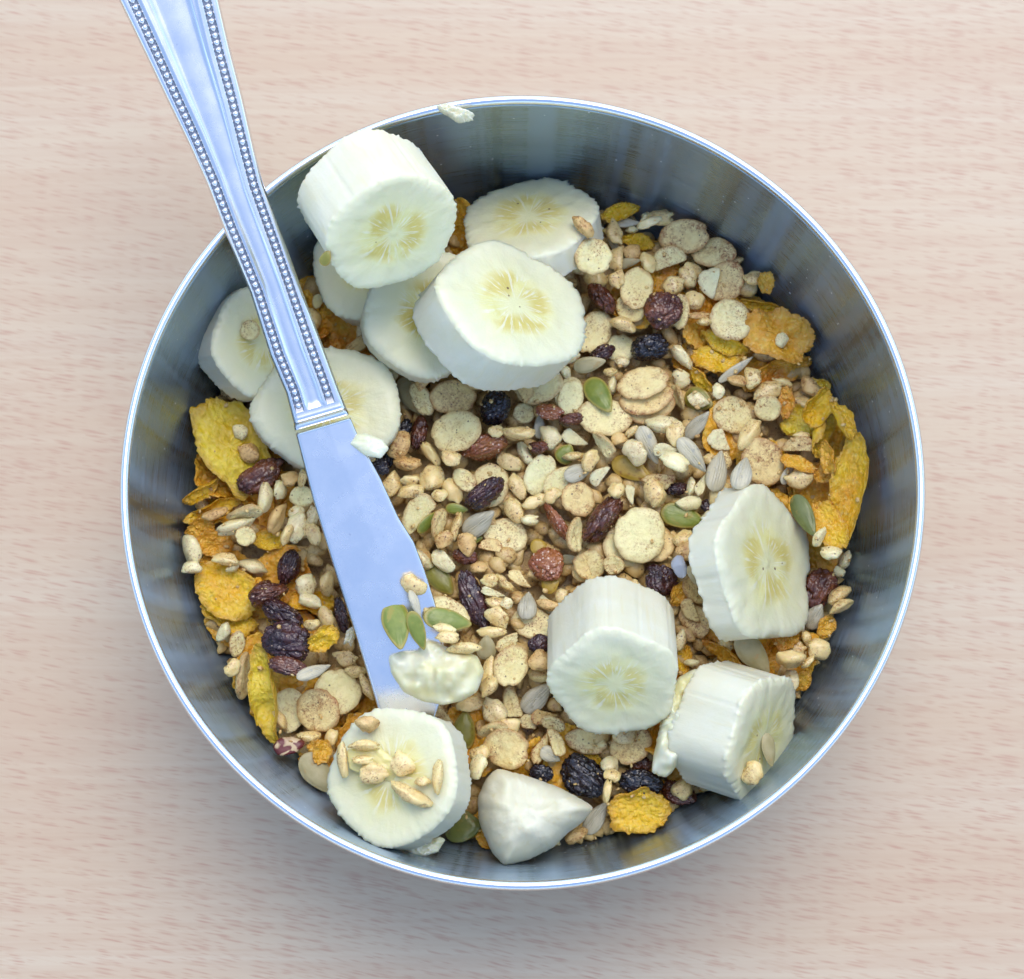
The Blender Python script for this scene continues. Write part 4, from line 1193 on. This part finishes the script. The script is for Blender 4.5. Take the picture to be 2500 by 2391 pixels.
_, kv2 = strip(max(Lb[0, 0], Rb[0, 0]), min(Lb[-1, 0], Rb[-1, 0]) + .0002, 130, Lb, Rb, bprof, 40, 'blade', knife)
Bs = np.concatenate([Lb[-1:], Lh[:1]])
def rprof(v, u, w):
    d = np.minimum(v, 1 - v) * w; x = (u - (uh0 + .0002)) / .0016
    z = (.00055 + .00105 * np.clip((x + .9) / 1.3, 0, 1) ** 2 * (3 - 2 * np.clip((x + .9) / 1.3, 0, 1)) + .00015 * gs(x, .2, .4)) * np.clip(d / .0009, 0, 1) ** .4
    return z, -z
_, kv3 = strip(uh0 - .0016, uh0 + .0020, 16, np.concatenate([Lb, Lh]), np.concatenate([Rb, Rh]), rprof, 40, 'bolster', knife)
# beads pressed into the two channels of the handle
bmh = bmesh.new(); bmesh.ops.create_icosphere(bmh, subdivisions=2, radius=.00070); bead = bpy.data.meshes.new('bead'); bmh.to_mesh(bead); bmh.free()
bead.polygons.foreach_set('use_smooth', np.ones(len(bead.polygons), bool)); bead.materials.append(M['knife'])
pitch_ = 17.5 * .000088; nb_ = int((uh1 - uh0 - .012) / pitch_)
for sd_ in (0, 1):
    for i in range(nb_):
        u = uh0 + .0034 + (.0006 if sd_ else 0) + i * pitch_; v = lanes(u)[sd_]; a, b = edge(Lh, u), edge(Rh, u); lo, hi = min(a, b), max(a, b)
        z = .0014 - .00042 + .0001
        o = bpy.data.objects.new('bead', bead); C.objects.link(o); o.parent = handle; o.location = (u, hi + (lo - hi) * v, z)
for kv in (kv1[::3], kv2[::2], kv3): imprint((kv @ KM[:3, :3].T + tipP))

# ------------------------------------------------------------------ on the knife and over it
banana(958, 1893, 163, 125, 165, 20, 'round banana slice covering the knife tip with rice grains stuck on', seed=21, spin=0, ragged=.03, pct=98)
blob('banana_wedge', [(1165, 1950), (1190, 1895), (1215, 1877), (1290, 1895), (1370, 1925), (1425, 1955), (1452, 1972), (1420, 2010), (1385, 2035), (1350, 2070), (1290, 2100), (1230, 2115), (1200, 2080), (1170, 2010)],
     .034, .012, 'peeled wedge shaped banana end piece by the bottom wall', 'banana', 'flesh', seed=4, under=.45, bumps=.16, p=2.3, fuzz=.008, facet=.035, group='cut banana pieces in the bowl', curve=.55)
def kz(px, py): 
    u, v = kuv(px, py); return (tipP + KX * u + KY * v)[2]
blob('mashed_banana', [(955, 1645), (948, 1605), (975, 1590), (1020, 1588), (1040, 1562), (1075, 1572), (1110, 1590), (1165, 1600), (1182, 1640), (1165, 1690), (1130, 1712), (1080, 1722), (1030, 1712), (985, 1690)],
     kz(1040, 1640) + .0015, .0062, 'smeared lump of mashed banana stuck on the knife blade', 'banana', 'mash', seed=8, under=.25, bumps=.55, p=1.9, fuzz=.006)
blob('banana_smear', [(855, 1085), (868, 1062), (895, 1058), (935, 1075), (950, 1095), (930, 1120), (890, 1112)], kz(885, 1090) + .0008, .0012,
     'thin smear of banana flesh on the blade edge by the neck', 'banana', 'mash', seed=9, bumps=.3, p=3, fuzz=.02)
blob('banana_crumb', [(1062, 262), (1085, 254), (1110, 262), (1135, 268), (1160, 282), (1150, 296), (1118, 302), (1095, 285), (1075, 275)], RIM_Z - .0008, .002,
     'white banana crumb stuck on the steel rim of the bowl', 'banana', 'flesh', seed=3, bumps=.7, p=3, fuzz=.06)
blob('banana_crumb', [(838, 1575), (846, 1540), (862, 1530), (868, 1556), (858, 1580), (850, 1570)], .040, .002, 'white banana crumb peeking out beside the blade near dark raisins', 'banana', 'flesh', seed=5, bumps=.6, fuzz=.05)
blob('banana_crumb', [(985, 2070), (1030, 2055), (1075, 2042), (1088, 2050), (1070, 2080), (1035, 2092), (1000, 2088)], .040, .002, 'pale translucent banana scrap under the round slice at the wall', 'banana', 'mash', seed=6, bumps=.4, fuzz=.03)
blob('banana_scrap', [(1588, 1885), (1605, 1800), (1622, 1720), (1650, 1660), (1700, 1628), (1735, 1660), (1700, 1760), (1670, 1850), (1630, 1900)], .041, .006, 'mushy grey brown banana scrap torn off beside the lying chunk', 'banana', 'mash', seed=7, bumps=.5, fuzz=.03)
blob('syrup_pool', [(845, 1835), (880, 1815), (920, 1820), (960, 1850), (1010, 1880), (1050, 1915), (1040, 1935), (980, 1920), (910, 1895), (855, 1880)], H[int(at(950, 1860, .05)[0] / CELL) + HOFF, int(at(950, 1860, .05)[1] / CELL) + HOFF] + .0001, .0005,
     'golden syrup film on the round banana slice', 'syrup', 'syrup', seed=2, bumps=.5, fuzz=.02)

pieces('''
AT 1250 400
dc 620 710 325 290 0 | cream flake leaning on the edge of the brown cored banana slice
pb 545 475 205 145 -50 t=1 | small speckled flake with a dark tip lying on a banana slice
AT 1650 1150
pd 980 340 365 155 -65 | dark green pumpkin seed behind the standing banana slice
AT 1700 600
ss 160 1720 345 175 75 | blue grey sunflower seed touching the standing banana slice
ss 350 1740 295 165 75 | grey sunflower seed with an orange edge lying on banana
AT 300 750
dc 970 175 165 160 0 | ring shaped golden grain lying on the banana by the wall
AT 500 400
po 925 720 130 95 60 | olive seed half hidden under the thick banana chunk
AT 800 1300
pf 660 400 190 145 -15 | pale puffed grain lying on the knife blade near its edge
ss 670 550 235 75 -70 | thin grey sunflower seed on the knife blade
ps 525 710 425 215 -80 | biggest green pumpkin seed lying on the knife blade
ps 685 750 315 125 -68 r=20 | narrow green pumpkin seed wedged beside the biggest one on the blade
dc 910 620 385 260 -15 | tan flake under a green pumpkin seed at the blade edge
ps 915 670 375 175 -8 l=.0003 | green pumpkin seed lying on a tan flake at the blade edge
pf 890 740 175 85 -10 | puffed rice grain clinging to the mashed banana on the knife
pf 910 800 175 95 0 | puffed rice grain clinging to the mashed banana on the knife
pf 1040 870 255 115 0 | puffed rice grain clinging to the mashed banana on the knife
AT 700 1600
pb 615 530 175 170 0 | browned round puffed grain on the round banana slice
pf 590 690 225 105 0 | puffed rice grain stuck on top of the round banana slice
pf 430 800 255 115 -85 | puffed rice grain stuck on top of the round banana slice
pf 580 800 155 95 0 | puffed rice grain stuck on top of the round banana slice
pf 670 905 215 155 0 | puffed rice grain stuck on top of the round banana slice
pf 880 840 185 150 -40 | puffed rice grain stuck on top of the round banana slice
pf 940 1070 335 155 -30 | puffed rice grain stuck on top of the round banana slice
pf 1150 930 245 115 85 | puffed rice grain stuck on top of the round banana slice
pf 1040 960 120 110 0 | puffed rice grain stuck on top of the round banana slice
AT 1600 1500
pe 870 1040 255 115 -80 | tan grain stuck on the cut face of the lying banana chunk
pf 750 1220 175 150 45 | plump puffed grain wedged under the lying banana chunk by the wall
''')
print('objects', len(bpy.data.objects))
